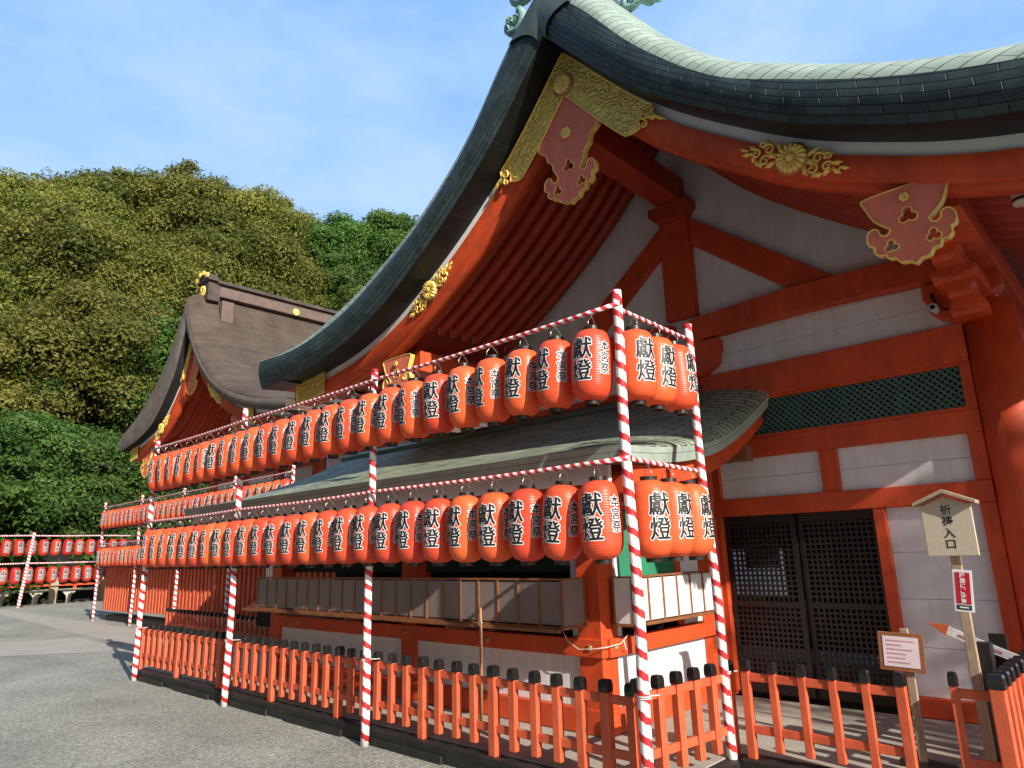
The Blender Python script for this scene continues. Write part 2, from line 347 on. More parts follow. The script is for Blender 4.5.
# ================================================================== GROUND
def ground():
    m = bpy.data.materials.new('coarse_asphalt'); m.use_nodes = True; n = m.node_tree; p = n.nodes['Principled BSDF']; p.inputs['Roughness'].default_value = 0.9
    t = n.nodes.new('ShaderNodeTexCoord')
    a = n.nodes.new('ShaderNodeTexVoronoi'); a.inputs['Scale'].default_value = 58; n.links.new(t.outputs['Object'], a.inputs['Vector'])
    b = n.nodes.new('ShaderNodeTexNoise'); b.inputs['Scale'].default_value = 0.7; b.inputs['Detail'].default_value = 8; n.links.new(t.outputs['Object'], b.inputs['Vector'])
    r = n.nodes.new('ShaderNodeValToRGB'); r.color_ramp.elements[0].color = (0.155, 0.158, 0.138, 1); r.color_ramp.elements[1].color = (0.52, 0.52, 0.45, 1)
    e = r.color_ramp.elements.new(0.5); e.color = (0.275, 0.275, 0.24, 1)
    n.links.new(a.outputs['Color'], r.inputs[0])
    r2 = n.nodes.new('ShaderNodeValToRGB'); r2.color_ramp.elements[0].position = 0.3; r2.color_ramp.elements[1].position = 0.7
    r2.color_ramp.elements[0].color = (0.70, 0.70, 0.69, 1); r2.color_ramp.elements[1].color = (1.12, 1.12, 1.1, 1); n.links.new(b.outputs[0], r2.inputs[0])
    x = n.nodes.new('ShaderNodeMix'); x.data_type = 'RGBA'; x.blend_type = 'MULTIPLY'; x.inputs[0].default_value = 1
    n.links.new(r.outputs[0], x.inputs[6]); n.links.new(r2.outputs[0], x.inputs[7]); n.links.new(x.outputs[2], p.inputs['Base Color'])
    bn = n.nodes.new('ShaderNodeBump'); bn.inputs['Strength'].default_value = 0.5; bn.inputs['Distance'].default_value = 0.008
    n.links.new(a.outputs['Distance'], bn.inputs['Height']); n.links.new(bn.outputs[0], p.inputs['Normal'])
    mb = MB(); mb.grid([[(-600, -600, 0), (600, -600, 0)], [(-600, 600, 0), (600, 600, 0)]], smooth=False)
    structure(mb.build('ground', m))
    # pale paved path crossing the yard
    pm = mat('paving_stone', (0.36, 0.34, 0.30), 0.85, var=0.1, scale=1.5, bump=0.2, bscale=60)
    mb = MB()
    def poly(pts, z):
        b = len(mb.v)
        for x, y in pts: mb.v.append((x, y, z))
        mb.face(range(b, b+len(pts)))
    poly([(-14.6, 5.2), (-16.1, 3.35), (-17.2, 2.4), (-19.4, 0.0), (-24, -5), (-27, -5), (-20.0, 2.6), (-18.3, 5.2)], 0.004)
    poly([(-12.5, 5.3), (-12.5, 6.75), (-34.5, 6.75), (-34.5, 6.2), (-24.5, 5.75), (-20.5, 5.5)], 0.004)
    structure(mb.build('path', pm))
ground()

# ================================================================== SHRINE GABLE ROOFS
def gable(root, xk, y0, botL, botR, topL, topR, roll_h, roll_d, y_back, setb, white_h, red_h, mats, uendL, uendR, rafter_ys, ruL, ruR, ridge_z):
    """all in world metres; u = distance from the centre line; bot/top = height of the thick eave edge"""
    fb = {-1: interp(botL), 1: interp(botR)}; ft = {-1: interp(topL), 1: interp(topR)}
    def zb(s, u): return fb[s](u)
    def gs_(s, u):
        d = (fb[s](u+0.05)-fb[s](max(0, u-0.05)))/(0.05+min(u, 0.05)); return math.sqrt(1+d*d)
    N = 60
    info = {}
    for s, ue in ((-1, uendL), (1, uendR)):
        us = [ue*i/N for i in range(N+1)]
        # arc length
        L = [0]
        for i in range(N): L.append(L[-1]+math.hypot(us[i+1]-us[i], zb(s, us[i+1])-zb(s, us[i])))
        info[s] = (us, L)
    mbF, mbS, mbR = MB(), MB(), MB()
    for s in (-1, 1):
        us, L = info[s]
        # thick edge: 4 steps from top to bottom, slightly bellied
        K = 6; P = []; UV = []
        for j in range(K+1):
            t = j/K; row = []; uvr = []
            for u, l in zip(us, L):
                zt, z_ = ft[s](u), zb(s, u); h = zt-z_
                row.append((xk+s*u, y0-0.02-0.035*math.sin(t*PI)+0.06*t, zt+(z_-zt)*t)); uvr.append((l, h*(1-t)))
            P.append(row); UV.append(uvr)
        mbF.grid(P, UV, flip=(s > 0))
        # soffit under the edge back to the barge board
        P = []; UV = []
        for j in range(3):
            t = j/2
            P.append([(xk+s*u, y0+0.04+t*setb, zb(s, u)+0.03*t) for u in us]); UV.append([(l, t*setb) for l in L])
        mbS.grid(P, UV, flip=(s > 0))
        # roof skin: roll up from the edge, then run back
        P = []; UV = []; K = 14; acc = 0; prev = None
        for j in range(K+1):
            th = PI/2*j/K; yy = y0-0.02+roll_d*(1-math.cos(th)); dz = roll_h[s]*math.sin(th)
            cur = (yy, dz); acc += 0 if prev is None else math.hypot(yy-prev[0], dz-prev[1]); prev = cur
            row = []
            for u in us:
                fade = min(1.0, max(0.15, 1.0-(max(0, u-ue+1.6)/1.6)*0.85))*(1.0-0.36*min(1, u/3.2) if s > 0 else 1.0)
                row.append((xk+s*u*(1.0+0.0*th), yy, ft[s](u)+dz*fade))
            P.append(row); UV.append([(acc+0.5*l, p[2]*0.8*(1 if s > 0 else 1)-l*0.35) for p, l in zip(row, L)])
        for yy in (y0+roll_d+0.5, (y0+y_back)/2, y_back):
            row = [(p[0], yy, p[2]) for p in P[-1]]; P.append(row); a2 = acc+yy-(y0-0.02+roll_d); UV.append([(a2+0.5*l, p[2]*0.8-l*0.35) for p, l in zip(row, L)])
        mbR.grid(P, UV, flip=(s > 0))
        # side eave: thick edge at the low end, and underside deck along the building
        mbE = mbF
        e0 = [(xk+s*ue, y0-0.02, ft[s](ue)), (xk+s*ue, y_back, ft[s](ue)+roll_h[s]*0.15)]
        e1 = [(xk+s*(ue-0.25), y0+0.04, zb(s, ue)), (xk+s*(ue-0.25), y_back, zb(s, ue))]
        mbE.grid([e0, e1], [[(0, 0.35), (y_back-y0, 0.35)], [(0, 0), (y_back-y0, 0)]], flip=(s < 0))
    roof = mbR.build('roof', mats['roof'], root)
    mbF.build('roof_edge', mats['edge'], roof)
    mbS.build('edge_soffit', mats['soffit'], roof)
    # soffit deck (boards over the rafters)
    mb = MB()
    for s in (-1, 1):
        us, L = info[s]
        mb.grid([[(xk+s*u, yy, zb(s, u)+0.035) for u in us] for yy in (y0+0.04+setb, y_back)], smooth=True, flip=(s > 0))
    mb.build('soffit_board', mats['deck'], root)
    # barge board: white strip, vermilion board and a second board behind
    def band(mb, s, ya, yb, oa, ob, u0, u1, n=50, scale=True):
        us = [u0+(u1-u0)*i/n for i in range(n+1)]
        def q(u, o):   # offset downwards, mitred
            return zb(s, u)+(o*gs_(s, u) if scale else o)
        rows = []
        for (yy, o) in ((ya, oa), (ya, ob), (yb, ob), (yb, oa)):
            rows.append([(xk+s*u, yy, q(u, o)) for u in us])
        rows.append(rows[0])
        mb.grid(rows, flip=(s > 0), smooth=True)
        b = len(mb.v)
        for r_ in rows[:4]: mb.v.append(r_[-1])
        mb.face((b, b+1, b+2, b+3))
    yb = y0+0.04+setb
    m1, m2, m3 = MB(), MB(), MB()
    for s, ue in ((-1, uendL-0.42), (1, uendR-0.42)):
        band(m1, s, yb-0.01, yb+0.10, 0.06, -white_h, 0.0, ue)
        band(m2, s, yb-0.035, yb+0.12, -white_h+0.0, -white_h-red_h, 0.0, ue+0.05)
        band(m3, s, yb+0.03, yb+0.20, -white_h-red_h+0.02, -white_h-red_h-0.03, 0.0, ue-0.1)
    m1.build('white_fillet', M['trimw'], root); bb = m2.build('bargeboard', mats['verm'], root); m3.build('inner_bargeboard', mats['verm'], root)
    # rafters following the curve
    mr, mc = MB(), MB()
    n = 0
    for yy in rafter_ys:
        for s, ue in ((-1, ruL), (1, ruR)):
            mq = MB(); band(mq, s, yy, yy+0.085, -0.0, -0.115, 0.12, ue, 30, False)
            rf = mq.build('rafter', mats['rafter'], root); n += 1
            x = xk+s*ue; sl = (zb(s, ue)-zb(s, ue-0.1))/0.1
            mc = MB(); mc.box(x-0.004 if s > 0 else x-0.012, x+0.012 if s > 0 else x+0.004, yy+0.002, yy+0.083, zb(s, ue)-0.11, zb(s, ue)-0.002); mc.build('end_cap', M['trimw'], rf)
    return fb, ft, roof

# ---- ornaments
def outline_tube(mb, pts, o, ax, az, r=0.009, closed=True):
    o, ax, az = Vector(o), Vector(ax), Vector(az)
    P = [o+ax*x+az*z for x, z in pts]
    if closed: P = P+[P[0], P[1]]
    mb.tube(P, r, 6, cap=False)
def smooth_closed(pts, n=4):
    out = []; N = len(pts)
    for i in range(N):
        p0, p1, p2, p3 = [np.array(pts[(i+k-1) % N], float) for k in range(4)]
        for j in range(n):
            t = j/n
            out.append(tuple(0.5*((2*p1)+(-p0+p2)*t+(2*p0-5*p1+4*p2-p3)*t*t+(-p0+3*p1-3*p2+p3)*t**3)))
    return out
def trefoil(cx, cz, a):
    q = lambda t: a*(0.62+0.75*abs(math.cos(1.5*(t-PI/2)))**0.8)
    return [(cx+q(t)*math.cos(t), cz+q(t)*math.sin(t)) for t in [2*PI*(i+.5)/42 for i in range(42)]]
def gegyo(root, x, y, z, sc, top, depth=0.055):
    """hanging lacquered gable pendant with gilt rim and trefoil piercings; outline is the pendant's own"""
    half = top + [(.135, -.27), (.150, -.305), (.185, -.315), (.212, -.29), (.218, -.255), (.25, -.235), (.288, -.25), (.308, -.30), (.300, -.36), (.262, -.385), (.268, -.43), (.235, -.465), (.19, -.47), (.178, -.505), (.13, -.515), (.10, -.56), (.04, -.57)]
    half = [(a*sc, b*sc) if i >= len(top) else (a, b) for i, (a, b) in enumerate(half)]
    half.append((0, -.60*sc))
    full = half + [(-a, b) for a, b in half[::-1] if a > 1e-6]
    ol = smooth_closed(full, 3)
    holes = [trefoil(0, -.2*sc, .052*sc), trefoil(-.145*sc, -.415*sc, .040*sc), trefoil(.145*sc, -.415*sc, .040*sc)]
    cu = bpy.data.curves.new('pendant', 'CURVE'); cu.dimensions = '2D'; cu.fill_mode = 'BOTH'; cu.extrude = depth/2
    for pl in [ol]+holes:
        sp = cu.splines.new('POLY'); sp.points.add(len(pl)-1); sp.use_cyclic_u = True
        for i, (a, b) in enumerate(pl): sp.points[i].co = (a, b, 0, 1)
    ob = bpy.data.objects.new('tmp', cu); COL.objects.link(ob)
    me = bpy.data.meshes.new_from_object(ob.evaluated_get(bpy.context.evaluated_depsgraph_get()))
    bpy.data.objects.remove(ob); bpy.data.curves.remove(cu)
    mb = MB()
    for v in me.vertices: mb.v.append((x+v.co.x, y-v.co.z, z+v.co.y))
    for p in me.polygons: mb.face(tuple(p.vertices))
    bpy.data.meshes.remove(me)
    g = mb.build('gable_pendant', M['lacq'], root)
    mb = MB(); yf = y-depth/2-0.002
    outline_tube(mb, ol, (x, yf, z), (1, 0, 0), (0, 0, 1), 0.0062)
    for h in holes: outline_tube(mb, h, (x, yf, z), (1, 0, 0), (0, 0, 1), 0.005)
    # gilt side band (thickness of the board)
    b = len(mb.v); n = len(ol)
    for a, c in ol: mb.v.append((x+a*1.004, yf+0.004, z+c)); mb.v.append((x+a*1.004, yf+depth+0.006, z+c))
    for i in range(n):
        j = (i+1) % n; mb.face((b+2*i, b+2*i+1, b+2*j+1, b+2*j), smooth=True)
    mb.build('gilt_rim', M['gold'], g)
    return g
def chrysanthemum(mb, c, r, n=16, depth=0.05, ax=(1, 0, 0), az=(0, 0, 1), nrm=(0, -1, 0)):
    c, ax, az, nrm = Vector(c), Vector(ax), Vector(az), Vector(nrm)
    K = n*8; R = 9; rows = []
    for i in range(R+1):
        t = i/R; row = []
        for k in range(K+1):
            th = 2*PI*k/K; lobe = abs(math.cos(th*n/2))**0.6
            rr = r*t*(1-0.13*(1-lobe)*t)
            h = depth*(0.45+0.35*lobe)
            if t < 0.25: h = depth*(0.98-1.2*t*t)
            elif t < 0.36: h = depth*0.42
            if i == R: h = 0
            row.append(tuple(c+ax*(rr*math.cos(th))+az*(rr*math.sin(th))+nrm*h))
        rows.append(row)
    mb.grid(rows, smooth=True)
def scroll(mb, c, ax, az, r0, turns, start, rad, hand=1, nrm=(0, -1, 0)):
    c, ax, az, nrm = Vector(c), Vector(ax), Vector(az), Vector(nrm); P = []; R = []
    N = int(20*turns)+4
    for i in range(N):
        t = i/(N-1); th = start+hand*2*PI*turns*t; rr = r0*(1-0.85*t)
        P.append(c+ax*(rr*math.cos(th))+az*(rr*math.sin(th))+nrm*0.015); R.append(rad*(1-0.4*t))
    mb.tube(P, R, 6)
def leaf(mb, c, ax, az, a, b, ang, nrm=(0, -1, 0), h=0.02):
    c, ax, az, nrm = Vector(c), Vector(ax), Vector(az), Vector(nrm); K = 20; rows = []
    ca, sa = math.cos(ang), math.sin(ang)
    for i in range(4):
        t = i/3; row = []
        for k in range(K+1):
            th = 2*PI*k/K; lob = 1+0.22*math.cos(5*th)
            x, z = a*lob*t*math.cos(th), b*lob*t*math.sin(th)
            row.append(tuple(c+ax*(x*ca-z*sa)+az*(x*sa+z*ca)+nrm*(h*math.cos(t*PI/2))))
        rows.append(row)
    mb.grid(rows)
def arabesque(root, x, y, z, slope, s, sc=1.0):
    """gilt chrysanthemum with scrolling leaves either side, lying along the board"""
    a = Vector((math.cos(slope), 0, math.sin(slope))); b = Vector((-math.sin(slope), 0, math.cos(slope))); c = Vector((x, y, z))
    mb = MB(); chrysanthemum(mb, c, 0.118*sc, depth=0.06*sc, ax=a, az=b)
    f = mb.build('gilt_chrysanthemum', M['gold'], root)
    MB().lathe([(0, 0), (0.132*sc, 0), (0.132*sc, 0.006), (0, 0.006)], 28, Matrix.Translation((x, y+0.004, z)) @ Matrix.Rotation(PI/2, 4, 'X')).build('crest_backing', M['bronze'], f)
    mb = MB()
    for d in (-1, 1):
        A = a*d
        for (px, pz, r0, st, hd, tr) in ((.21, .035, .050, 0, 1, 1.3), (.20, -.055, .045, 2, -1, 1.2), (.30, -.015, .038, 1, 1, 1.2), (.275, .06, .03, 3, -1, 1.1)):
            scroll(mb, c+A*(px*sc)+b*(pz*sc), A, b, r0*sc, tr, st, 0.011*sc, hd)
        for (px, pz, la, lb, an) in ((.14, .075, .045, .022, .9), (.145, -.07, .05, .022, -.8), (.25, -.085, .045, .02, .3), (.345, .025, .05, .02, .3), (.375, -.03, .045, .018, -.3), (.24, .085, .05, .02, .2), (.31, -.05, .035, .02, 1.2), (.17, 0, .05, .03, 0), (.42, .0, .04, .014, .1)):
            leaf(mb, c+A*(px*sc)+b*(pz*sc), A, b, la*sc, lb*sc, an, h=0.022*sc)
    mb.build('scrolling_leaves', M['gold'], f)
    return f

# ------------------------------------------------------------------ MAIN HALL
XK, YW, Y0 = -3.73, 7.0, 4.60
hall = thing('shrine_hall', 'big vermilion shrine hall with sweeping green copper gable roof, filling the right side', 'shrine hall', (XK, YW, 0))
bL = [(0, 6.68), (.73, 5.87), (1.54, 5.20), (2.05, 4.86), (2.61, 4.54), (3.48, 4.22), (4.43, 4.06), (5.30, 4.02)]
bR = [(0, 6.68), (1.07, 5.47), (1.72, 4.94), (2.27, 4.56), (2.74, 4.32), (3.15, 4.14), (3.56, 4.01), (4.4, 3.84), (5.3, 3.80)]
tL = [(0, 7.14), (.45, 6.72), (1.06, 5.98), (1.95, 5.27), (2.6, 4.93), (3.33, 4.63), (4.46, 4.40), (5.6, 4.42)]
tR = [(0, 7.14), (.32, 6.87), (1.11, 5.86), (1.75, 5.22), (2.31, 4.88), (2.78, 4.63), (3.2, 4.45), (3.61, 4.31), (4.4, 4.18), (5.3, 4.16)]
mt = dict(roof=M['copper_pale'], edge=M['copper_dark'], soffit=M['soffit'], deck=M['verm_shade'], verm=M['verm'], rafter=M['verm_shade'])
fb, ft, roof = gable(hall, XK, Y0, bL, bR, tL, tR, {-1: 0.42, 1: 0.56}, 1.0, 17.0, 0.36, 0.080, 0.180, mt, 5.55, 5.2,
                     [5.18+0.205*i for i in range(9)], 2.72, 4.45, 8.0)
# smooth copper saddle over the apex of the edge
mb = MB(); P = []
for j in range(9):
    t = j/8; row = []
    for i in range(-10, 11):
        u = i/10*(0.05+0.34*(1-t)**1.6); s = -1 if u < 0 else 1
        zt, z_ = ft[s](abs(u))+0.015, fb[s](abs(u))
        row.append((XK+u, Y0-0.045-0.04*math.sin(t*PI)+0.06*t, zt+(z_-zt)*min(1, t*1.02)))
    P.append(row)
mb.grid(P, flip=True)
P = []
for j in range(7):
    t = j/6; row = []
    for i in range(-10, 11):
        u = i/10*0.42; s = -1 if u < 0 else 1
        row.append((XK+u, Y0-0.045+0.7*t, ft[s](abs(u))+0.015+0.62*math.sin(t*PI/2)))
    P.append(row)
mb.grid(P, flip=False)
mb.build('apex_saddle', M['copper_plain'], roof)
# ridge with demon-tile end ornament
mb = MB(); mb.box(XK-0.28, XK+0.28, Y0+0.75, 17.0, 7.2, 7.62); mb.build('ridge', M['copper_plain'], roof, 0.02)
mb = MB()
mb.box(XK-0.34, XK+0.34, Y0+0.45, Y0+0.75, 7.3, 8.3)
orn = mb.build('ridge_end_ornament', M['verdigris'], roof, 0.03)
for d in (-1, 1):
    mb = MB()
    for cx, cz, r0, st, hd, rad in ((.80, 7.62, .16, 2.2, 1, .055), (.60, 8.0, .2, 0, -1, .06), (.76, 6.98, .13, 1.4, 1, .045), (.62, 7.25, .12, 3, -1, .05)):
        scroll(mb, (XK+d*cx, Y0+0.45+(0.05 if cz > 7.1 else 0.12), cz), (d, 0, 0), (0, 0, 1), r0, 1.4, st, rad, hd)
        chrysanthemum(mb, (XK+d*cx, Y0+0.43, cz), 0.05, 8, 0.05)
    leaf(mb, (XK+d*0.95, Y0+0.5, 6.80), (d, 0, 0), (0, 0, 1), 0.16, 0.05, -0.6, h=0.05)
    leaf(mb, (XK+d*0.42, Y0+0.5, 7.35), (d, 0, 0), (0, 0, 1), 0.2, 0.14, 0.2, h=0.06)
    mb.build('scrollwork', M['verdigris'], orn)
# gilt apex plate following the two arms of the bargeboard
YB = Y0+0.04+0.36-0.035
def arm_plate(root, fb, XK, s, u0, u1, yb, o0, o1, flourish=True, m=None, tipu=0.0):
    mb = MB(); N = 26; rows = []; K = 6
    for j in range(K+1):
        t = j/K; row = []
        for i in range(N+1):
            q = i/N
            # the lower edge ends earlier than the upper one, with a wavy hooked end
            ue = u1-(u1-u0)*0.28*t + 0.035*math.sin(t*11)
            if tipu: ue = u1
            u = u0+(ue-u0)*q
            d_ = (fb[s](u+0.05)-fb[s](max(0, u-0.05)))/(0.05+min(u, 0.05)); row.append((XK+s*u, yb-0.03, fb[s](u)+(o0+(o1-o0)*t)*math.sqrt(1+d_*d_)))
        rows.append(row)
    mb.grid(rows, flip=(s > 0), smooth=False)
    p = mb.build('gilt_apex_plate' if not tipu else 'gilt_end_plate', m or M['golde'], root)
    mb = MB()
    mb.tube([rows[0][i] for i in range(N+1)], 0.011, 6); mb.tube([rows[-1][i] for i in range(N+1)], 0.011, 6); mb.tube([r[-1] for r in rows], 0.012, 6)
    if flourish:
        ex, ey, ez = rows[2][-1]
        sl = (fb[s](u1)-fb[s](u1-0.1))/0.1*1.0
        a = Vector((s, 0, sl)).normalized(); b = Vector((-s*sl, 0, 1)).normalized() if s > 0 else Vector((sl*-s, 0, 1)).normalized()
        c = Vector((ex, ey, ez))
        scroll(mb, c+a*0.03+b*0.0, a, b, 0.045, 1.2, 2.5, 0.014, 1); scroll(mb, c+a*0.08-b*0.07, a, b, 0.038, 1.2, 2.0, 0.012, -1)
        leaf(mb, c+a*0.16+b*0.045, a, b, 0.10, 0.022, 0.05); leaf(mb, c+a*0.10+b*0.02, a, b, 0.07, 0.03, 0.3); leaf(mb, c-a*0.02-b*0.16, a, b, 0.05, 0.022, 1.2)
    mb.build('raised_border', M['gold'], p)
    return p
for s, e in ((-1, 0.93), (1, 1.0)):
    arm_plate(hall, fb, XK, s, 0.0, e, YB, -0.01, -0.345)
mb = MB(); chrysanthemum(mb, (XK-0.0, YB-0.055, 6.27), 0.105, depth=0.05); ac = mb.build('apex_chrysanthemum', M['gold'], hall)
MB().lathe([(0, 0), (0.125, 0), (0.128, 0.012), (0.118, 0.022), (0, 0.022)], 32, Matrix.Translation((XK, YB-0.032, 6.27)) @ Matrix.Rotation(PI/2, 4, 'X')).build('crest_backing', M['bronze'], ac)
arm_plate(hall, fb, XK, -1, 4.35, 5.08, YB, 0.05, -0.262, False, tipu=1); arm_plate(hall, fb, XK, 1, 4.1, 4.75, YB, 0.05, -0.285, False, tipu=1)
for s in (-1, 1):
    u = 2.13; z = fb[s](u)-0.175; sl = math.atan((fb[s](u+0.15)-fb[s](u-0.15))/0.3)*s
    arabesque(hall, XK+s*u, YB-0.02, z, sl, s)
# pendants
topc = [(0.0, 0.0), (.20, -.235), (.405, -.49), (.36, -.53), (.31, -.60), (.27, -.64), (.22, -.66)]
g = gegyo(hall, XK+0.02, YB+0.075, 5.93, 1.12, topc) if False else None
def centre_pendant(root, x, y, z, sc):
    top = [(0, .60), (.18, .40), (.375, .15), (.345, .07), (.30, .045), (.275, -.01), (.262, -.06), (.225, -.09), (.20, -.13), (.195, -.18), (.165, -.235)]
    return gegyo(root, x, y, z, sc, top)
gc = centre_pendant(hall, XK-0.005, YB+0.012, 5.56, 1.04)
mb = MB(); chrysanthemum(mb, (XK-0.005, YB-0.025, 5.715), 0.062, 6, 0.04); mb.build('gilt_boss', M['gold'], gc)
top = [(0, 0.04), (.20, 0.035), (.272, 0.02), (.262, -.02), (.25, -.05), (.232, -.10), (.205, -.155), (.165, -.195), (.138, -.222)]
for s in (-1, 1):
    gs = gegyo(hall, XK+s*2.815, YB+0.05, 3.93, 0.88, top)
    mb = MB(); chrysanthemum(mb, (XK+s*2.815, YB+0.01, 3.885), 0.032, 6, 0.02); mb.build('gilt_boss', M['gold'], gs)
# timber frame of the facade (front face of the timbers at y = YW)
V = M['verm']
def beam(x0, x1, z0, z1, y0=YW, d=0.22, name='beam', m=None, bev=0.008): return box(name, m or V, hall, x0, x1, y0, y0+d, z0, z1, bevel=bev)
def boards(x0, x1, z0, z1, y, n=2):
    mb = MB(); h = (z1-z0)/n
    for i in range(n): mb.box(x0, x1, y, y+0.03, z0+h*i+0.0015, z0+h*(i+1)-0.0015)
    return mb.build('white_panel', M['white'], hall, 0.002)
XR = -0.83; XLc = 2*XK-XR
# gable infill
mb = MB()
pts = []
for i in range(0, 25): u = 3.0*i/24; pts.append((u, fb[1](u)+0.02))
rp = [(XK+u, z) for u, z in pts]; lp = [(XK-u, fb[-1](u)+0.02) for u, z in pts][::-1]
poly = lp[:-1]+rp+[(XK+3.0, 3.40), (XK-3.0, 3.40)]
mb.prism(poly, (0, YW+0.06, 0), (1, 0, 0), (0, 0, 1), (0, 0.05, 0)); mb.build('gable_wall', M['white'], hall)
for x in (XR, XK, XLc):
    mb = MB(); r = 0.205 if x != XK else 0.2
    zt = 3.62
    mb.lathe([(r, 0.14), (r, zt*0.5), (r*0.985, zt), (0.0, zt)], 40, Matrix.Translation((x, YW+0.10, 0))); mb.build('column', V, hall)
beam(XLc-0.2, XR-0.19, 3.13, 3.47, YW-0.02, 0.2, 'tie_beam')
# curved rainbow beams
def rainbow(xa, xb):
    mb = MB(); n = 16; top = []; bot = []
    for i in range(n+1):
        t = i/n; x = xa+(xb-xa)*t
        arch = math.sin(PI*t)**0.35 if 0 < t < 1 else 0
        bot.append((x, 3.84+0.085*arch)); top.append((x, 4.15+0.06*math.sin(PI*t)))
    mb.prism(bot+top[::-1], (0, YW-0.08, 0), (1, 0, 0), (0, 0, 1), (0, 0.2, 0)); mb.build('curved_beam', V, hall, 0.01)
rainbow(XK+0.12, XR-0.1); rainbow(XLc+0.1, XK-0.12)
def bracket(x, y=YW-0.10, wide=0.44, side=0):
    prof = [(-wide, 0.40), (-wide, 0.26), (-wide+.03, .22), (-wide+.035, .14), (-wide+.08, .09), (-wide+.17, .04), (-wide+.21, 0), (wide-.21, 0), (wide-.17, .04), (wide-.08, .09), (wide-.035, .14), (wide-.03, .22), (wide, .26), (wide, .40)]
    prof = [(min(a, .16) if side > 0 else max(a, -.16) if side < 0 else a, b) for a, b in prof if not (side > 0 and .16 < a < wide or side < 0 and -wide < a < -.16)]
    mb = MB(); mb.prism([(x+a, 3.46+b) for a, b in prof], (0, y, 0), (1, 0, 0), (0, 0, 1), (0, 0.2, 0)); return mb.build('bracket', V, hall, 0.006)
for x, sd_ in ((XR, 1), (XK, 0), (XLc, -1)): bracket(x, side=sd_)
# king post, struts, cap and ridge purlin
beam(XK-0.19, XK+0.19, 4.21, 5.50, YW-0.05, 0.2, 'king_post')
for s in (-1, 1):
    mb = MB(); mb.prism([(XK+s*0.19, 5.44), (XK+s*1.74, 4.21), (XK+s*1.27, 4.21), (XK+s*0.19, 5.09)], (0, YW-0.02, 0), (1, 0, 0), (0, 0, 1), (0, 0.15, 0)); mb.build('strut', V, hall, 0.008)
mb = MB()
mb.prism([(XK-.16, 5.44), (XK+.16, 5.44), (XK+.27, 5.56), (XK+.27, 5.66), (XK-.27, 5.66), (XK-.27, 5.56)], (0, YW-0.14, 0), (1, 0, 0), (0, 0, 1), (0, 0.34, 0)); mb.build('bearing_block', M['verm_shade'], hall, 0.006)
box('ridge_purlin', M['verm_shade'], hall, XK-0.15, XK+0.15, Y0+0.55, 17, 5.67, 5.98)
for s in (-1, 1):
    box('purlin', V, hall, XK+s*2.93-0.14, XK+s*2.93+0.14, Y0+0.74, 17, 3.86, 4.12)
    # stacked bracket blocks reaching out under the purlin
    for i, (w_, z0, z1, yf) in enumerate(((.13, 3.46, 3.56, 6.66), (.09, 3.56, 3.66, 6.42), (.16, 3.66, 3.76, 6.30), (.10, 3.76, 3.86, 6.05))):
        x = XK+s*2.82
        mb = MB(); mb.prism([(yf, z1), (yf, z0+(z1-z0)*.5), (yf+.06, z0), (7.4, z0), (7.4, z1)], (x-w_, 0, 0), (0, 1, 0), (0, 0, 1), (2*w_, 0, 0)); mb.build('bracket_arm', V, hall, 0.005)
        mb = MB(); xx = x
        mb.prism([(-.11, .10), (.11, .10), (.11, .05), (.07, 0), (-.07, 0), (-.11, .05)], (xx, yf-0.02, z1-0.07), (1, 0, 0), (0, 0, 1), (0, 0.2, 0)); mb.build('bearing_block', V, hall, 0.004)
# outer rafters & eave beyond the right column
for s in (-1,):
    mb = MB(); y = 5.2
    while y < 16:
        x0, x1 = XK+s*3.15, XK+s*4.55
        mb.tube([(x0, y, fb[s](3.15)-0.05), ((x0+x1)/2, y, fb[s](3.85)-0.05), (x1, y, fb[s](4.55)-0.05)], 0.045, 6); y += 0.205
    mb.build('eave_rafters', M['verm_shade'], hall)
    box('eave_beam', M['verm_shade'], hall, XK+s*3.62-0.07, XK+s*3.62+0.07, 5.3, 17, fb[s](3.62)-0.24, fb[s](3.62)-0.10)
# storeys of panels to the right of the kiosk
beam(-3.60, XR-0.19, 2.50, 2.70, name='rail'); beam(-3.60, XR-0.19, 1.905, 2.087, YW-0.01, name='lintel')
beam(-1.14, XR-0.19, 0.30, 1.905, YW+0.005, name='stile'); beam(-1.14, XR-0.19, 2.087, 2.50, YW+0.005, name='stile'); beam(-1.075, XR-0.19, 2.70, 3.13, YW+0.005, name='stile')
beam(-2.405, -2.235, 2.087, 2.50, YW+0.005, name='stile'); beam(-3.62, -3.47, 2.087, 2.50, YW+0.005, name='stile')
beam(-1.985, -1.885, 0.17, 1.905, YW, name='door_jamb'); beam(-3.60, -3.50, 0.17, 1.905, YW, name='door_jamb')
beam(-1.885, XR-0.19, 0.14, 0.30, YW-0.01, name='sill')
boards(-3.47, -2.405, 2.087, 2.50, YW+0.05, 2); boards(-2.235, -1.14, 2.087, 2.50, YW+0.05, 2); boards(-1.885, -1.14, 0.30, 1.905, YW+0.05, 4)
boards(-3.6, XR-0.19, 3.47, 3.9, YW+0.045, 2)
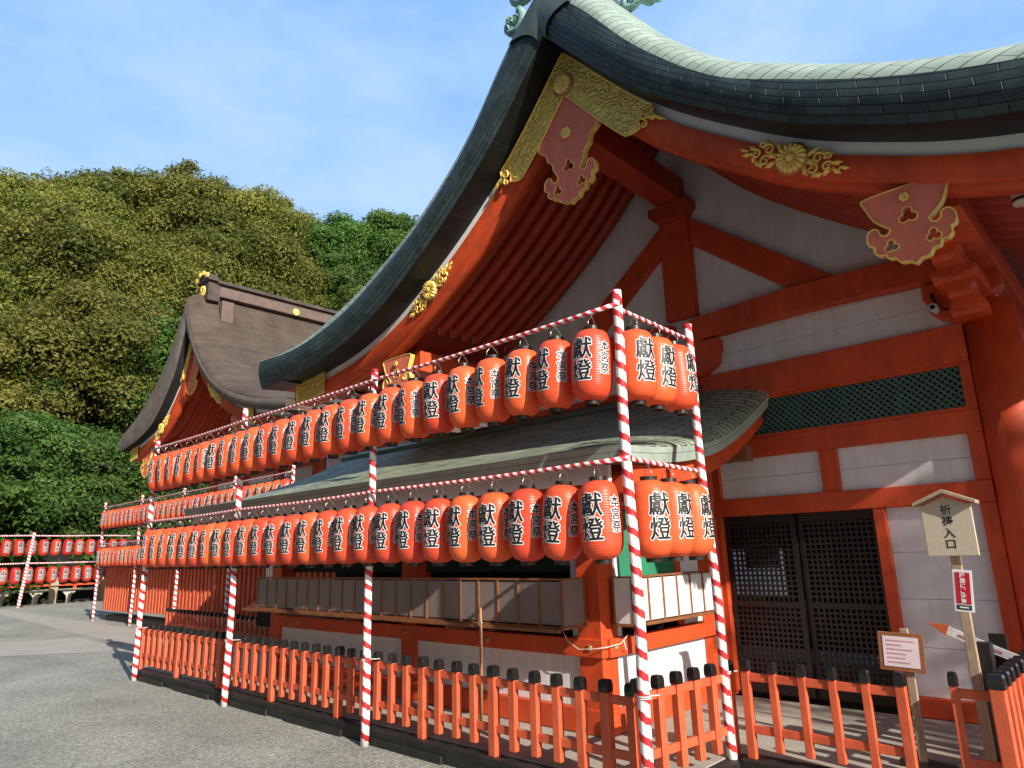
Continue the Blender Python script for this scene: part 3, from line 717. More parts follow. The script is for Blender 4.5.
# green diamond lattice
fr = MB()
for a in ((-3.6, -1.075, 3.10, 3.13), (-3.6, -1.075, 2.70, 2.73), (-1.105, -1.075, 2.73, 3.10)): fr.box(a[0], a[1], YW+0.01, YW+0.05, a[2], a[3])
fr.build('lattice_frame', V, hall)
mb = MB(); x0, x1, z0, z1 = -3.6, -1.105, 2.73, 3.10
for sgn in (1, -1):
    c = x0-0.6
    while c < x1+0.6:
        # bar x = c + sgn*(z-z0)
        za, zb_ = z0, z1; xa, xb = c, c+sgn*(z1-z0)
        if xa < x0: za += (x0-xa) if sgn > 0 else 1e9; xa = x0
        if xa > x1: za += (xa-x1) if sgn < 0 else 1e9; xa = x1
        if xb > x1: zb_ -= (xb-x1); xb = x1
        if xb < x0: zb_ -= (x0-xb); xb = x0
        if zb_-za > 0.02:
            d = Vector((xb-xa, 0, zb_-za)); L = d.length; ang = math.atan2(d.z, d.x)
            mt_ = Matrix.Translation((xa, YW+0.025+(0.012 if sgn > 0 else 0), za)) @ Matrix.Rotation(-ang, 4, 'Y')
            mb.box(0, L, 0, 0.012, -0.009, 0.009, mt_)
        c += 0.062
mb.build('diamond_lattice', M['lattgreen'], hall)
mb = MB()
for xx in (-3.0, -2.55, -2.1, -1.62): mb.box(xx-0.02, xx+0.02, YW+0.055, YW+0.075, 2.73, 3.10)
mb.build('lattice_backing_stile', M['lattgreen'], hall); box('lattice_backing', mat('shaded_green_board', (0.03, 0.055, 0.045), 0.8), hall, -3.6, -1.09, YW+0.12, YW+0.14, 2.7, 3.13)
# lattice doors
for x0, x1 in ((-3.50, -2.745), (-2.74, -1.985)):
    mb = MB(); y = YW+0.07 if x0 < -3 else YW+0.115
    for a in ((x0, x1, 1.82, 1.905), (x0, x1, 0.17, 0.30), (x0, x0+0.055, .3, 1.82), (x1-0.055, x1, .3, 1.82), (x0+.055, x1-.055, .99, 1.05)): mb.box(a[0], a[1], y, y+0.035, a[2], a[3])
    d = mb.build('lattice_door', M['darkwood'], hall, 0.003)
    mb = MB(); n = 13
    for i in range(1, n): xx = x0+.055+(x1-x0-.11)*i/n; mb.box(xx-0.0105, xx+0.0105, y+0.008, y+0.026, .3, 1.82)
    z = .3
    while z < 1.8:
        z += 0.050
        if abs(z-1.02) > .04: mb.box(x0+.055, x1-.055, y+0.006, y+0.024, z-0.010, z+0.010)
    mb.build('door_lattice', M['darkwood'], d)
box('door_handle', M['metal'], hall, -3.475, -3.465, YW+0.055, YW+0.07, 0.92, 1.02, bevel=0.001)
mb = MB(); mb.lathe([(0.0, -0.012), (0.02, -0.010), (0.022, 0)], 14, Matrix.Translation((-3.468, YW+0.068, 0.86)) @ Matrix.Rotation(PI/2, 4, 'X')); mb.build('door_lock', M['lightmetal'], hall)
# interior behind the doors
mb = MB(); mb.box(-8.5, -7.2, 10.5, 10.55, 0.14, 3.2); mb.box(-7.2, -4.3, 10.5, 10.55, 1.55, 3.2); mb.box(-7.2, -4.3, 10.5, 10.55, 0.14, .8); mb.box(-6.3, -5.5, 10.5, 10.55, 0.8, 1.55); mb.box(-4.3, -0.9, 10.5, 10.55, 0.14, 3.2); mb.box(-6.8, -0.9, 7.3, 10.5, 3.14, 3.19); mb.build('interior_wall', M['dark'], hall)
box('offering_table', M['pale'], hall, -4.6, -3.3, 8.6, 9.1, 0.55, 0.95); box('inner_screen', M['paper'], hall, -4.4, -3.9, 9.4, 9.42, 1.3, 1.75)
# side wall running back from the right column
for z0, z1 in ((0.14, 0.3), (1.3, 1.45), (1.905, 2.087), (2.5, 2.7), (3.13, 3.5)): box('side_beam', V, hall, XR+0.02, XR+0.16, YW+0.2, 16.5, z0, z1)
box('side_wall', M['verm_shade'], hall, XR+0.05, XR+0.10, YW+0.2, 16.5, 0.14, 3.95)
box('side_wall', M['white'], hall, XLc-0.10, XLc-0.05, YW+0.2, 16.5, 0.14, 3.95)
for y in (9.4, 11.8, 14.2): mb = MB(); mb.lathe([(0.17, 0.14), (0.17, 3.6), (0, 3.6)], 24, Matrix.Translation((XR, y, 0))); mb.build('column', V, hall)
# left half of the facade (behind the kiosk roof)
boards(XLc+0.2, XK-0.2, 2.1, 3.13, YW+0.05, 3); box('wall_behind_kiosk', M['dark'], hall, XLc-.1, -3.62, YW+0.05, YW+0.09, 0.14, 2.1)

# ------------------------------------------------------------------ KIOSK (amulet counter) projecting from the facade
KX0, KX1, KY = -9.0, -3.60, 4.90
kiosk = thing('amulet_kiosk', 'low shrine kiosk with curved green copper roof and white counter panels behind front lanterns', 'kiosk', (-6.3, 5.0, 0))
kf_main = interp([(4.20, 2.355), (4.9, 2.50), (5.6, 2.71), (6.3, 2.98), (7.0, 3.33)])
kf_verge = interp([(4.15, 2.345), (4.7, 2.375), (5.2, 2.43), (5.7, 2.53), (6.2, 2.715), (6.6, 2.91), (7.0, 3.13)])
XV = -2.82; XW = 1.25; XE = -10.6
mb = MB(); P = []; UV = []
ys = [4.20+2.8*i/26 for i in range(27)]
xs = [XV-XW*(1-math.cos(PI/2*j/14)) for j in range(15)] + [XV-XW-(XV-XW-XE)*j/10 for j in range(1, 11)]
for y in ys:
    row = []; uv = []; acc = 0; pr = None
    for j, x in enumerate(xs):
        m_, v_ = kf_main(y), kf_verge(y)
        if j <= 14: z = v_+(m_-v_)*math.sin(PI/2*j/14)
        else: z = m_
        if x < XE+1.0: z -= 0.0
        if pr: acc += math.hypot(x-pr[0], z-pr[1])
        pr = (x, z); row.append((x, y, z)); uv.append((acc, (y-4.2)*1.06))
    P.append(row); UV.append(uv)
mb.grid(P, UV, flip=True); kr = mb.build('kiosk_roof', M['copper_kiosk'], kiosk)
mb = MB()
def strip(xa, ya, xb, yb, fz, h, n, dz=0.0, inset=0.0):
    top = []; bot = []; ut = []; ub = []; L = math.hypot(xb-xa, yb-ya)
    for i in range(n+1):
        t = i/n; x = xa+(xb-xa)*t; y = ya+(yb-ya)*t; z = fz(y)+dz
        top.append((x, y, z)); bot.append((x-(inset if xa == xb else 0), y+(inset if ya == yb else 0), z-h)); ut.append((t*L, h)); ub.append((t*L, 0))
    return top, bot, ut, ub
t_, b_, ut, ub = strip(XE, 4.20, XV, 4.20, lambda y: 2.355, 0.125, 30, 0, 0.03); mb.grid([t_, b_], [ut, ub], flip=True)
t2, b2, ut, ub = strip(XV, 4.20, XV, 7.0, kf_verge, 0.125, 26, 0, 0.03); mb.grid([t2, b2], [ut, ub], flip=True)
# underside lip
mb.grid([b_, [(p[0], p[1]+0.30, p[2]+0.02) for p in b_]], flip=True, smooth=False)
mb.grid([b2, [(p[0]-0.18, p[1], p[2]+0.0) for p in b2]], flip=True, smooth=False)
mb.build('kiosk_roof_edge', M['copper_edge'], kr)
mb = MB(); mb.prism([(6.86, 3.27), (6.86, 3.325), (7.0, 3.40), (7.0, 3.34)], (XE, 0, 0), (0, 1, 0), (0, 0, 1), (7.05, 0, 0)); mb.build('flashing', M['copper_plain'], kr)
# vermilion bargeboard and eave underside
rows = []
for (dx, dz) in ((0.10, -0.10), (0.10, -0.26), (0.16, -0.26), (0.16, -0.10)):
    rows.append([(XV-dx, y, kf_verge(y)-0.03+dz+(0 if dz > -.2 else 0)) for y in [4.42+2.58*i/20 for i in range(21)]])
rows.append(rows[0]); mb = MB(); mb.grid(rows, smooth=False, flip=True); b = len(mb.v)
for r_ in rows[:4]: mb.v.append(r_[0])
mb.face((b, b+1, b+2, b+3)); mb.build('kiosk_bargeboard', M['verm'], kiosk)
for y in (4.62, 6.45): box('purlin_end', M['brown'], kiosk, XV-.5, XV-.06, y, y+.13, kf_verge(y)-.42, kf_verge(y)-.27)
box('eave_board', M['trimw'], kiosk, XE+.1, XV-.2, 4.30, 4.34, 2.10, 2.235); box('eave_beam', M['verm'], kiosk, XE+.15, XV-.15, 4.42, 4.52, 2.02, 2.16)
mb = MB(); x = XE+.3
while x < XV-.3: mb.box(x, x+0.05, 4.34, 4.9, 2.20, 2.25); x += 0.17
mb.build('eave_rafters', M['verm'], kiosk)
box('eave_soffit', M['verm_shade'], kiosk, XE+.1, XV-.2, 4.34, 4.9, 2.252, 2.27)
# kiosk body
k = kiosk
for x in (KX1-0.12, -6.15, KX0): box('kiosk_column', V, k, x-0.12, x+0.12, KY-0.02, KY+0.2, 0.14, 2.2)
box('kiosk_column', V, k, KX1-0.2, KX1+0.005, 6.62, 6.84, 0.14, 2.25)
box('pilaster', M['white'], k, KX1-0.34, KX1-0.255, KY+0.03, KY+0.1, 0.88, 2.2); box('pilaster', M['white'], k, KX1-0.06, KX1+0.01, KY+0.215, KY+0.27, 0.88, 2.2)
box('lower_rail', V, k, KX0, KX1+0.03, KY-0.06, KY+0.02, 0.735, 0.88); box('lower_rail', V, k, KX1+0.002, KX1+0.06, KY+0.02, 6.9, 0.735, 0.88)
box('upper_rail', V, k, KX0, KX1+0.03, KY-0.06, KY+0.1, 1.95, 2.12); box('upper_rail', V, k, KX1, KX1+0.06, KY+0.10, 6.9, 1.95, 2.12)
box('base_sill', V, k, KX0, KX1+0.03, KY-0.04, KY+0.02, 0.14, 0.33); box('base_sill', V, k, KX1+0.0, KX1+0.04, KY+0.02, 6.9, 0.14, 0.33)
def kboard(x0, x1, y0, y1, z0, z1, n, axis):
    mb = MB()
    for i in range(n):
        if axis == 'x': a = x0+(x1-x0)*i/n; mb.box(a+.001, x0+(x1-x0)*(i+1)/n-.001, y0, y1, z0, z1)
        else: a = y0+(y1-y0)*i/n; mb.box(x0, x1, a+.001, y0+(y1-y0)*(i+1)/n-.001, z0, z1)
    mb.build('white_boarding', M['white'], k, 0.002)
kboard(KX0, KX1-.24, KY+0.02, KY+0.05, 0.33, 0.735, 26, 'x'); kboard(KX1-0.05, KX1-0.01, KY+0.2, 6.62, 0.33, 0.735, 8, 'y')
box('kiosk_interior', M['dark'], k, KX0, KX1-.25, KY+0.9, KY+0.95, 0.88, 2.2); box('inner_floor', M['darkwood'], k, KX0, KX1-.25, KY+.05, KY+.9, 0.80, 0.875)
mb = MB(); n = 90
rows = [[(KX0+.1+(KX1-.35-KX0-.1)*i/n, KY+0.14+0.012*math.sin(i*1.9), z) for i in range(n+1)] for z in (1.42, 1.95)]
mb.grid(rows, flip=True); mb.build('dark_curtain', mat('dark_green_curtain', (0.012, 0.035, 0.022), 0.8), k)
box('green_panel', M['green'], k, KX1-0.03, KX1-0.015, KY+0.28, 6.15, 1.36, 1.95)
box('white_shutter', M['white'], k, KX1-0.03, KX1-0.01, 6.25, 6.62, 0.88, 1.95); box('stile', V, k, KX1-0.03, KX1+0.0, 6.15, 6.25, 0.88, 1.95)
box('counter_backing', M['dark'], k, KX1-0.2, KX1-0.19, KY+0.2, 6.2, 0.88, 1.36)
box('rail_middle', V, k, KX1-0.02, KX1+0.045, KY+0.28, 6.62, 0.96, 1.0)
def counter(x0, x1, y0, y1, front):
    """box of frosted panels in a thin brown frame standing on a shelf"""
    c = MB(); c.box(x0-0.02, x1+0.02, y0-0.02, y1+0.02, 0.975, 1.0); cs = c.build('counter_shelf', M['brown'], k, 0.003)
    f = MB(); p = MB(); z0, z1 = 1.0, 1.365; t = 0.011
    if front == 'y':
        n = max(1, round((x1-x0)/0.245))
        for i in range(n+1): a = x0+(x1-x0)*i/n; f.box(a-t, a+t, y0-0.01, y0+0.012, z0, z1)
        for i in range(n): a = x0+(x1-x0)*i/n; p.box(a+t, x0+(x1-x0)*(i+1)/n-t, y0+0.0, y0+0.006, z0+.012, z1-.012)
        f.box(x0-t, x1+t, y0-0.01, y0+0.014, z1-.002, z1+0.016); f.box(x1-.012, x1+.012, y0+.012, y1, z1, z1+.014); p.box(x1-0.004, x1+0.004, y0+.012, y1, z0, z1)
        f.box(x1-t, x1+t, y1, y1+.02, z0, z1)
    else:
        n = max(1, round((y1-y0)/0.24))
        for i in range(n+1): a = y0+(y1-y0)*i/n; f.box(x1-0.012, x1+0.01, a-t, a+t, z0, z1)
        for i in range(n): a = y0+(y1-y0)*i/n; p.box(x1-0.006, x1+0.0, a+t, y0+(y1-y0)*(i+1)/n-t, z0+.012, z1-.012)
        f.box(x1-0.014, x1+0.01, y0-t, y1+t, z1-.002, z1+.016); f.box(x0, x1-.014, y0-.011, y0+.011, z1-.0, z1+.014); p.box(x0+.011, x1-.012, y0-0.004, y0+0.004, z0, z1); f.box(x0-.011, x0+.011, y0-.011, y0+.011, z0, z1)
    f.build('counter_frame', M['brown'], cs, 0.002); p.build('frosted_panel', M['pane_shaded'] if front == 'y' else M['paper'], cs)  # front panels take the painted shade, side panels stay white
counter(-8.9, -3.74, 4.56, 4.84, 'y'); counter(-3.55, -3.36, 5.02, 6.45, 'x')
for x in (-8.2, -6.9, -5.2): box('counter_bracket', M['brown'], k, x-.015, x+.015, 4.58, 4.86, 0.90, 0.975, bevel=.002)
box('counter_apron', M['brown'], k, -9.2, -3.74, 4.50, 4.53, 0.955, 0.985, bevel=.002)
for x in (-8.35, -6.15, -4.9, KX1-.10):
    mb = MB(); mt_ = Matrix.Translation((x, KY-0.062, 0.81)) @ Matrix.Rotation(PI/2, 4, 'X'); mb.lathe([(0.030, 0), (0.027, 0.008), (0.018, 0.007), (0.014, 0.014), (0.0, 0.016)], 18, mt_); mb.build('nail_cover', M['bronze'], k)
for y in (5.0,): mb = MB(); mt_ = Matrix.Translation((KX1+0.062, y, 0.81)) @ Matrix.Rotation(PI/2, 4, 'Y'); mb.lathe([(0.030, 0), (0.027, 0.008), (0.018, 0.007), (0.014, 0.014), (0.0, 0.016)], 18, mt_); mb.build('nail_cover', M['bronze'], k)
mb = MB(); mb.box(KX0-.55, KX0-.12, KY, KY+.3, 0.7, 1.35); mb.build('dark_cabinet', M['dark'], k, 0.01)
box('posted_notice', M['paper'], k, KX0-.32, KX0-.14, KY-.022, KY-.01, 1.28, 1.52, bevel=.001)
# small things on the kiosk
t = thing('bamboo_stake', 'thin upright bamboo stake leaning on the kiosk counter shelf', 'stake', (-4.62, 4.48, 0.14))
MB().tube([(-4.62, 4.47, .14), (-4.62, 4.48, .7), (-4.625, 4.485, 1.13)], .013, 8).build('cane', M['bamboo'], t); MB().tube([(-4.63, 4.46, .99), (-4.62, 4.49, 1.0), (-4.61, 4.46, 1.01)], .016, 6).build('cord_tie', M['cord'], t)
t = thing('tie_cord', 'slack white cord hanging on the kiosk corner rail', 'cord', (-3.6, 4.84, .81))
pts = [(-3.98, 4.81, 0.99), (-3.9, 4.80, .86), (-3.78, 4.80, .80), (-3.62, 4.79, .815), (-3.52, 4.82, .83), (-3.50, 5.0, .84), (-3.50, 5.12, .90)]
MB().tube(pts, 0.0038, 6).build('cord', M['cord'], t); MB().tube([(-3.50, 5.05, .87), (-3.49, 5.06, .80), (-3.50, 5.1, .78)], 0.005, 6).build('loose_end', M['cord'], t)

# ------------------------------------------------------------------ PLATFORM
mb = MB(); mb.box(-11.1, -2.62, 4.06, 7.0, 0.0, 0.135); mb.box(-2.62, 3.0, 5.12, 7.0, 0.0, 0.135); structure(mb.build('pavement', M['concrete']))
kb = MB()
kb.box(-11.2, -2.50, 3.93, 4.058, 0.0, 0.125); kb.box(-2.618, -2.50, 4.06, 5.0, 0.0, 0.13); kb.box(-2.498, 3.0, 4.93, 5.118, 0.0, 0.15); kb.box(-11.2, -11.102, 4.06, 7.0, 0, .13)
structure(kb.build('kerb', M['blackwood'], None, 0.006))
kb = MB()
for x in (-10.6, -9.2, -7.8, -6.4, -5.0, -3.6): kb.box(x-.5, x+.5, 3.90, 3.928, 0.0, 0.06)
structure(kb.build('kerb_skirting', M['blackwood'], None, 0.004))

# ------------------------------------------------------------------ FENCES
def fence(name, label, p0, p1, spacing, zb, zt, posts, zp, doubles=(), pw=0.062):
    p0, p1 = Vector((*p0, 0)), Vector((*p1, 0)); d = (p1-p0); L = d.length; a = d.normalized(); nrm = Vector((-a.y, a.x, 0))
    t = thing(name, label, 'fence', (p0.x, p0.y, 0)); n = int(round(L/spacing))
    ang = math.atan2(a.y, a.x); T = Matrix.Translation(p0) @ Matrix.Rotation(ang, 4, 'Z')
    zo = zt-0.075
    for z0, z1 in ((zo-0.085, zo-0.03), (zb+0.10, zb+0.155)):
        MB().box(-0.02, L+0.02, -0.014, 0.014, z0, z1, T).build('rail', M['fence'], t, 0.003)
    for i in range(n+1):
        post = i in posts; w = (pw+0.008 if post else pw)/2; x = L*i/n
        tw = random.uniform(-0.02, 0.02)
        X = T @ Matrix.Translation((x, random.uniform(-.003, .003), 0)) @ Matrix.Rotation(tw, 4, 'Z') @ Matrix.Rotation(random.uniform(-.006, .006), 4, 'Y')
        zt2 = zo+(0.004 if post else 0)
        pk = MB().box(-w, w, -w*0.9, w*0.9, zp if post else zb, zt2, X).build('picket', M['fence'], t, 0.004)
        c = MB(); w2 = w+0.004
        c.lathe([(w2*1.35, zt2-0.022), (w2*1.38, zt2+0.012), (w2*1.30, zt2+0.040), (w2*1.05, zt2+0.056), (0.0, zt2+0.060)], 4, X @ Matrix.Rotation(PI/4, 4, 'Z'), smooth=False)
        c.build('cap', M['black'], pk, 0.004)
    return t
fence('picket_fence', 'long front vermilion picket fence with black caps below the hanging lanterns', (-11.15, 4.0), (-2.735, 4.0), 0.2105, 0.19, 0.775, {0, 6, 12, 18, 24, 30, 34, 39}, 0.125)
fence('picket_fence', 'short return of the picket fence between the two nearest striped poles', (-2.70, 4.02), (-2.58, 5.02), 0.185, 0.19, 0.80, {0, 5}, 0.135)
fence('picket_fence', 'low picket fence in front of the dark lattice doors', (-2.43, 5.0), (-1.41, 5.0), 0.205, 0.215, 0.82, {0, 5}, 0.15, pw=0.050)
fence('picket_fence', 'narrow fence stub beside the entrance gap, right of the notice board', (-1.13, 5.05), (-0.93, 5.05), 0.2, 0.2, 0.84, {0}, 0.15, pw=0.036)
fence('picket_fence', 'picket fence running back along the right edge behind the wooden sign', (-0.90, 5.02), (-0.90, 6.6), 0.175, 0.17, 0.85, {0, 4}, 0.15, pw=0.075)

# ------------------------------------------------------------------ LANTERNS
RB = 0.148
lp = interp([(-0.262, 0.056), (-0.254, 0.084), (-0.232, 0.112), (-0.195, 0.134), (-0.12, 0.1455), (0.0, RB), (0.12, 0.1455), (0.195, 0.134), (0.232, 0.112), (0.254, 0.084), (0.262, 0.056)])
def wrap_text(mb, txt, ang, zc, size, w_scale, offset, eps, space=0.92):
    me = glyph(txt, offset, 0.0, space); bm = bmesh.new(); bm.from_mesh(me); bpy.data.meshes.remove(me)
    xs = [v.co.x for v in bm.verts]; ys = [v.co.y for v in bm.verts]
    cx, cy = (min(xs)+max(xs))/2, (min(ys)+max(ys))/2
    x = min(xs)
    step = 0.022/size/w_scale
    while x < max(xs):
        x += step; bmesh.ops.bisect_plane(bm, geom=bm.verts[:]+bm.edges[:]+bm.faces[:], plane_co=(x, 0, 0), plane_no=(1, 0, 0))
    y = min(ys)
    while y < max(ys):
        y += 0.05/size; bmesh.ops.bisect_plane(bm, geom=bm.verts[:]+bm.edges[:]+bm.faces[:], plane_co=(0, y, 0), plane_no=(0, 1, 0))
    b = len(mb.v); bm.verts.index_update()
    for v in bm.verts:
        z = zc+(v.co.y-cy)*size; r = lp(z)+eps; th = ang+(v.co.x-cx)*size*w_scale/RB
        mb.v.append((r*math.cos(th), r*math.sin(th), z))
    for f in bm.faces: mb.face([b+v.index for v in f.verts], smooth=True)
    bm.free()
def lantern_proto(far=False):
    t = thing('paper_lantern', 'x', 'lantern')
    zz = [-0.262+0.524*i/26 for i in range(27)]
    MB().lathe([(lp(z), z) for z in zz], 28 if not far else 16).build('lantern_body', M['lantern_shaded' if far else 'lantern'], t)
    if not far:
        MB().lathe([(0.050, 0.262), (0.054, 0.255), (0.060, 0.262), (0.060, 0.288), (0.048, 0.288), (0.047, 0.262)], 20, smooth=False).build('top_ring', M['metal'], t)
        MB().lathe([(0.046, -0.290), (0.054, -0.290), (0.057, -0.258), (0.048, -0.258), (0.046, -0.290)], 20, smooth=False).build('bottom_ring', M['metal'], t)
        m = MB(); m.tube([(-0.052, 0, 0.28), (-0.048, 0, 0.325), (-0.02, 0, 0.352), (0, 0, 0.375), (0.02, 0, 0.352), (0.048, 0, 0.325), (0.052, 0, 0.28)], 0.0028, 5)
        m.tube([(0, 0, .37), (0.006, 0.004, .392), (-0.004, -.003, .40)], 0.004, 5); m.build('hanging_wire', M['lightmetal'], t)
    m = MB(); m.cur = 0
    a0, a1 = 0.0, math.radians(68)
    for txt, ang, zc, size, ws in (('獻', a0, 0.096, 0.166, 0.98), ('燈', a0, -0.066, 0.160, 1.0), ('本', a1, 0.112, 0.080, 1.0), ('宮', a1, 0.030, 0.080, 1.0), ('祭', a1, -0.052, 0.080, 1.0)):
        g = MB(); wrap_text(g, txt, 0.0, 0.0, size, ws, 0.0, 0.0)      # flat glyph kept as angle / height
        def stamp(dx, dz, eps, cur):
            b_ = len(m.v)
            for x_, y_, z_ in g.v:
                th = math.atan2(y_, x_)+ang+dx/RB; z2 = z_+zc+dz; r = lp(z2)+eps; m.v.append((r*math.cos(th), r*math.sin(th), z2))
            m.cur = cur
            for f in g.f: m.face([b_+i for i in f], smooth=True)
        o_ = 0.0085 if size > .1 else 0.0072
        for k_ in range(8): stamp(o_*math.cos(k_*PI/4), o_*math.sin(k_*PI/4), 0.0012+0.0001*k_, 0)
        bo = 0.0034 if size > .1 else 0.0018
        for k_, (dx, dz) in enumerate(((bo, 0), (-bo, 0), (0, bo*.7), (0, -bo*.7))): stamp(dx, dz, 0.0024+0.0001*k_, 1)
    m.build('lettering', [M['inkw'], M['ink']], t)
    return t
ORD = ['first', 'second', 'third', 'fourth', 'fifth', 'sixth', 'seventh', 'eighth', 'ninth', 'tenth', 'eleventh', 'twelfth', 'thirteenth', 'fourteenth', 'fifteenth', 'sixteenth', 'seventeenth', 'eighteenth', 'nineteenth', 'twentieth',
       'twenty-first', 'twenty-second', 'twenty-third', 'twenty-fourth', 'twenty-fifth', 'twenty-sixth', 'twenty-seventh', 'twenty-eighth', 'twenty-ninth', 'thirtieth', 'thirty-first', 'thirty-second', 'thirty-third', 'thirty-fourth', 'thirty-fifth']
proto = lantern_proto(); used = [False]
KIDS[proto.name] = list(proto.children)
def hang(x, y, ztop_rope, rz, label, group, src=None):
    global proto
    if src is None:
        o = proto if not used[0] else copy_tree(proto)
        used[0] = True
    else: o = src[0] if not src[1] else copy_tree(src[0]); src[1] = True
    o.location = (x, y, ztop_rope-0.385)
    o.rotation_euler = (random.gauss(0, .03), random.gauss(0, .03), rz+random.gauss(0, .13))
    tag(o, label, 'lantern', group)
    return o
ZU, ZL = 3.265, 2.185
FA = math.radians(-88)
n = 25
for nm, zr in (('upper', ZU), ('lower', ZL)):
    for i in range(n):
        x = -2.80-0.331*i
        hang(x, 3.87-0.01, zr-0.004*(1-abs(((x+2.6) % 2.75)/1.375-1)), FA+0.03*random.gauss(0, 1), f'red lantern, {ORD[i]} from the corner pole in the {nm} front row', f'{nm} front row of red lanterns')
    for i, y in enumerate((4.11, 4.38, 4.67)):
        hang(-2.59, y+(0.05 if nm == 'lower' else 0), zr, math.radians(-20+8*i), f'red lantern, {ORD[i]} behind the corner pole on the {nm} side return', f'{nm} side return of red lanterns')

# striped poles and bars
def pole(name, label, x, y, h, r=0.036, lean=(0, 0), group=None, cord=True):
    t = thing(name, label, 'pole', (x, y, 0), group)
    N = 18; pts = [(x+lean[0]*i/N+0.009*math.sin(i*.6+x), y+lean[1]*i/N, h*i/N) for i in range(N+1)]
    MB().tube(pts, [r*(1.05-.12*i/N) for i in range(N+1)], 14).build('wrapped_shaft', M['pole'], t)
    MB().lathe([(0, h+.006), (r*.96, h+.004), (r*1.03, h-.018), (r*1.0, h-.02)], 14, Matrix.Translation((x+lean[0], y+lean[1], 0))).build('red_top', M['red'], t)
    if cord:
        m = MB()
        for z in (0.70, 0.712, ): m.tube([(x+r*1.15*math.cos(a), y+r*1.15*math.sin(a), z) for a in [2*PI*i/12 for i in range(13)]], .004, 5, cap=False)
        m.tube([(x, y+.04, .705), (x+.03, y+.13, .70)], .004, 5); m.build('lashing', M['cord'], t)
    return t
PG = 'red and white striped lantern poles'
pole('striped_pole', 'tall striped corner pole at the near end of the front lantern rows', -2.575, 3.90, 3.395, 0.037, (-.01, .0))
pole('striped_pole', 'striped pole at the rear of the short lantern return, before the doors', -2.57, 4.98, 3.36, 0.033, (0, -.1))
pole('striped_pole', 'striped pole second from the corner, standing in front of the picket fence', -5.46, 3.86, 3.38, 0.035, (.05, .0))
pole('striped_pole', 'striped pole third from the corner along the front lantern rows', -8.16, 3.86, 3.43, 0.036, (.04, .0))
pole('striped_pole', 'striped pole at the far left end of the front lantern rows', -10.98, 3.86, 3.40, 0.036, (.06, .0))
def bar(label, p0, p1, r=0.017):
    p0, p1 = Vector(p0), Vector(p1); N = max(4, int((p1-p0).length/0.35)); pts = []
    for i in range(N+1):
        q = p0.lerp(p1, i/N); q.z -= 0.012*math.sin(PI*((i/N*(p1-p0).length/2.75) % 1)); pts.append(q)
    t = MB().tube(pts, r, 10).build('striped_crossbar', M['bar'], None); t.data.transform(Matrix.Translation(-p0)); t.location = p0
    return tag(t, label, 'crossbar')
for nm, z in (('upper', ZU), ('lower', ZL)):
    bar(f'thin striped {nm} bar carrying the front row of lanterns', (-2.50, 3.87-.045, z), (-11.05, 3.87-.045, z))
    bar(f'short striped {nm} bar on the side return beside the corner pole', (-2.61, 3.86, z+.02), (-2.60, 4.97, z-.0))

# second frame, in front of the next hall
n = 33
for nm, zr in (('upper', ZU), ('lower', ZL)):
    for i in range(n):
        x = -23.2+0.331*i
        hang(x, 6.94, zr, FA, f'small distant lantern, {ORD[i]} from the left end of the {nm} row at the next hall', f'{nm} lantern row at the next hall')
    bar(f'thin striped {nm} bar of the lantern rows at the next hall', (-23.5, 6.90, zr), (-12.3, 6.90, zr))
for i, x in enumerate((-23.4, -20.4, -17.6, -14.9, -12.4)):
    pole('striped_pole', f'distant striped pole, {ORD[i]} from the left at the next hall', x, 6.94, 3.42, 0.036, (.03, 0), cord=False)
# third rows, at the far left edge
fp = lantern_proto(True); src = [fp, False]; KIDS[fp.name] = list(fp.children)
for nm, zr in (('upper', 2.72), ('lower', 1.62)):
    for i in range(20):
        hang(-34.2, 5.0+0.43*i, zr, math.radians(8), f'far shaded lantern, {ORD[i]} from the left in the {nm} row before the trees', f'far {nm} lantern row before the trees', src).scale = (1.28, 1.28, 1.28)
    bar(f'far {nm} bar holding shaded lanterns before the trees', (-34.16, 4.6, zr+.10), (-34.16, 13.5, zr+.10), 0.03)
pole('striped_pole', 'lone far striped pole before the red fence at the left edge', -34.03, 7.37, 2.95, 0.06, (0, .22), cord=False)
pole('striped_pole', 'far striped pole hidden behind the screen end, holding far lanterns', -34.03, 13.2, 2.9, 0.06, (0, 0), cord=False)

# slatted screen beneath the second frame
scr = thing('slatted_screen', 'wide vermilion screen of upright battens below the distant lantern rows', 'screen', (-18, 7.5, 0))
xs_ = [-23.35, -20.9, -18.4, -15.9, -13.3, -10.9]
for k_, (a, b) in enumerate(zip(xs_[:-1], xs_[1:])):
    zb0 = .30+.035*k_
    box('backing_board', M['verm'], scr, a+.03, b-.03, 7.20, 7.22, zb0+.04, 1.80); m = MB(); x = a+.04
    while x < b-.12: m.box(x, x+.105, 7.14, 7.198, zb0, 1.82); x += .205
    m.build('battens', M['fence'], scr, .006)
    box('screen_post', M['fence'], scr, b-.05, b+.05, 7.10, 7.138, zb0-.1, 1.82)
box('plinth', M['blackwood'], scr, -23.3, -11.0, 7.25, 7.7, 0, .16)
fence('picket_fence', 'low black-capped fence at the foot of the slatted screen', (-17.4, 6.72), (-11.4, 6.55), 0.21, .10, .58, {0, 6, 12, 18}, .02)
t = thing('caution_drape', 'small orange cloth marker lying by the screen foot', 'marker', (-13.2, 6.7, .3)); MB().prism([(-.3, 0), (.35, .02), (.3, .12), (0, .2), (-.25, .1)], (-13.2, 6.7, .62), (1, 0, 0), (0, 0, 1), (0, .05, 0)).build('cloth', M['orangep'], t)

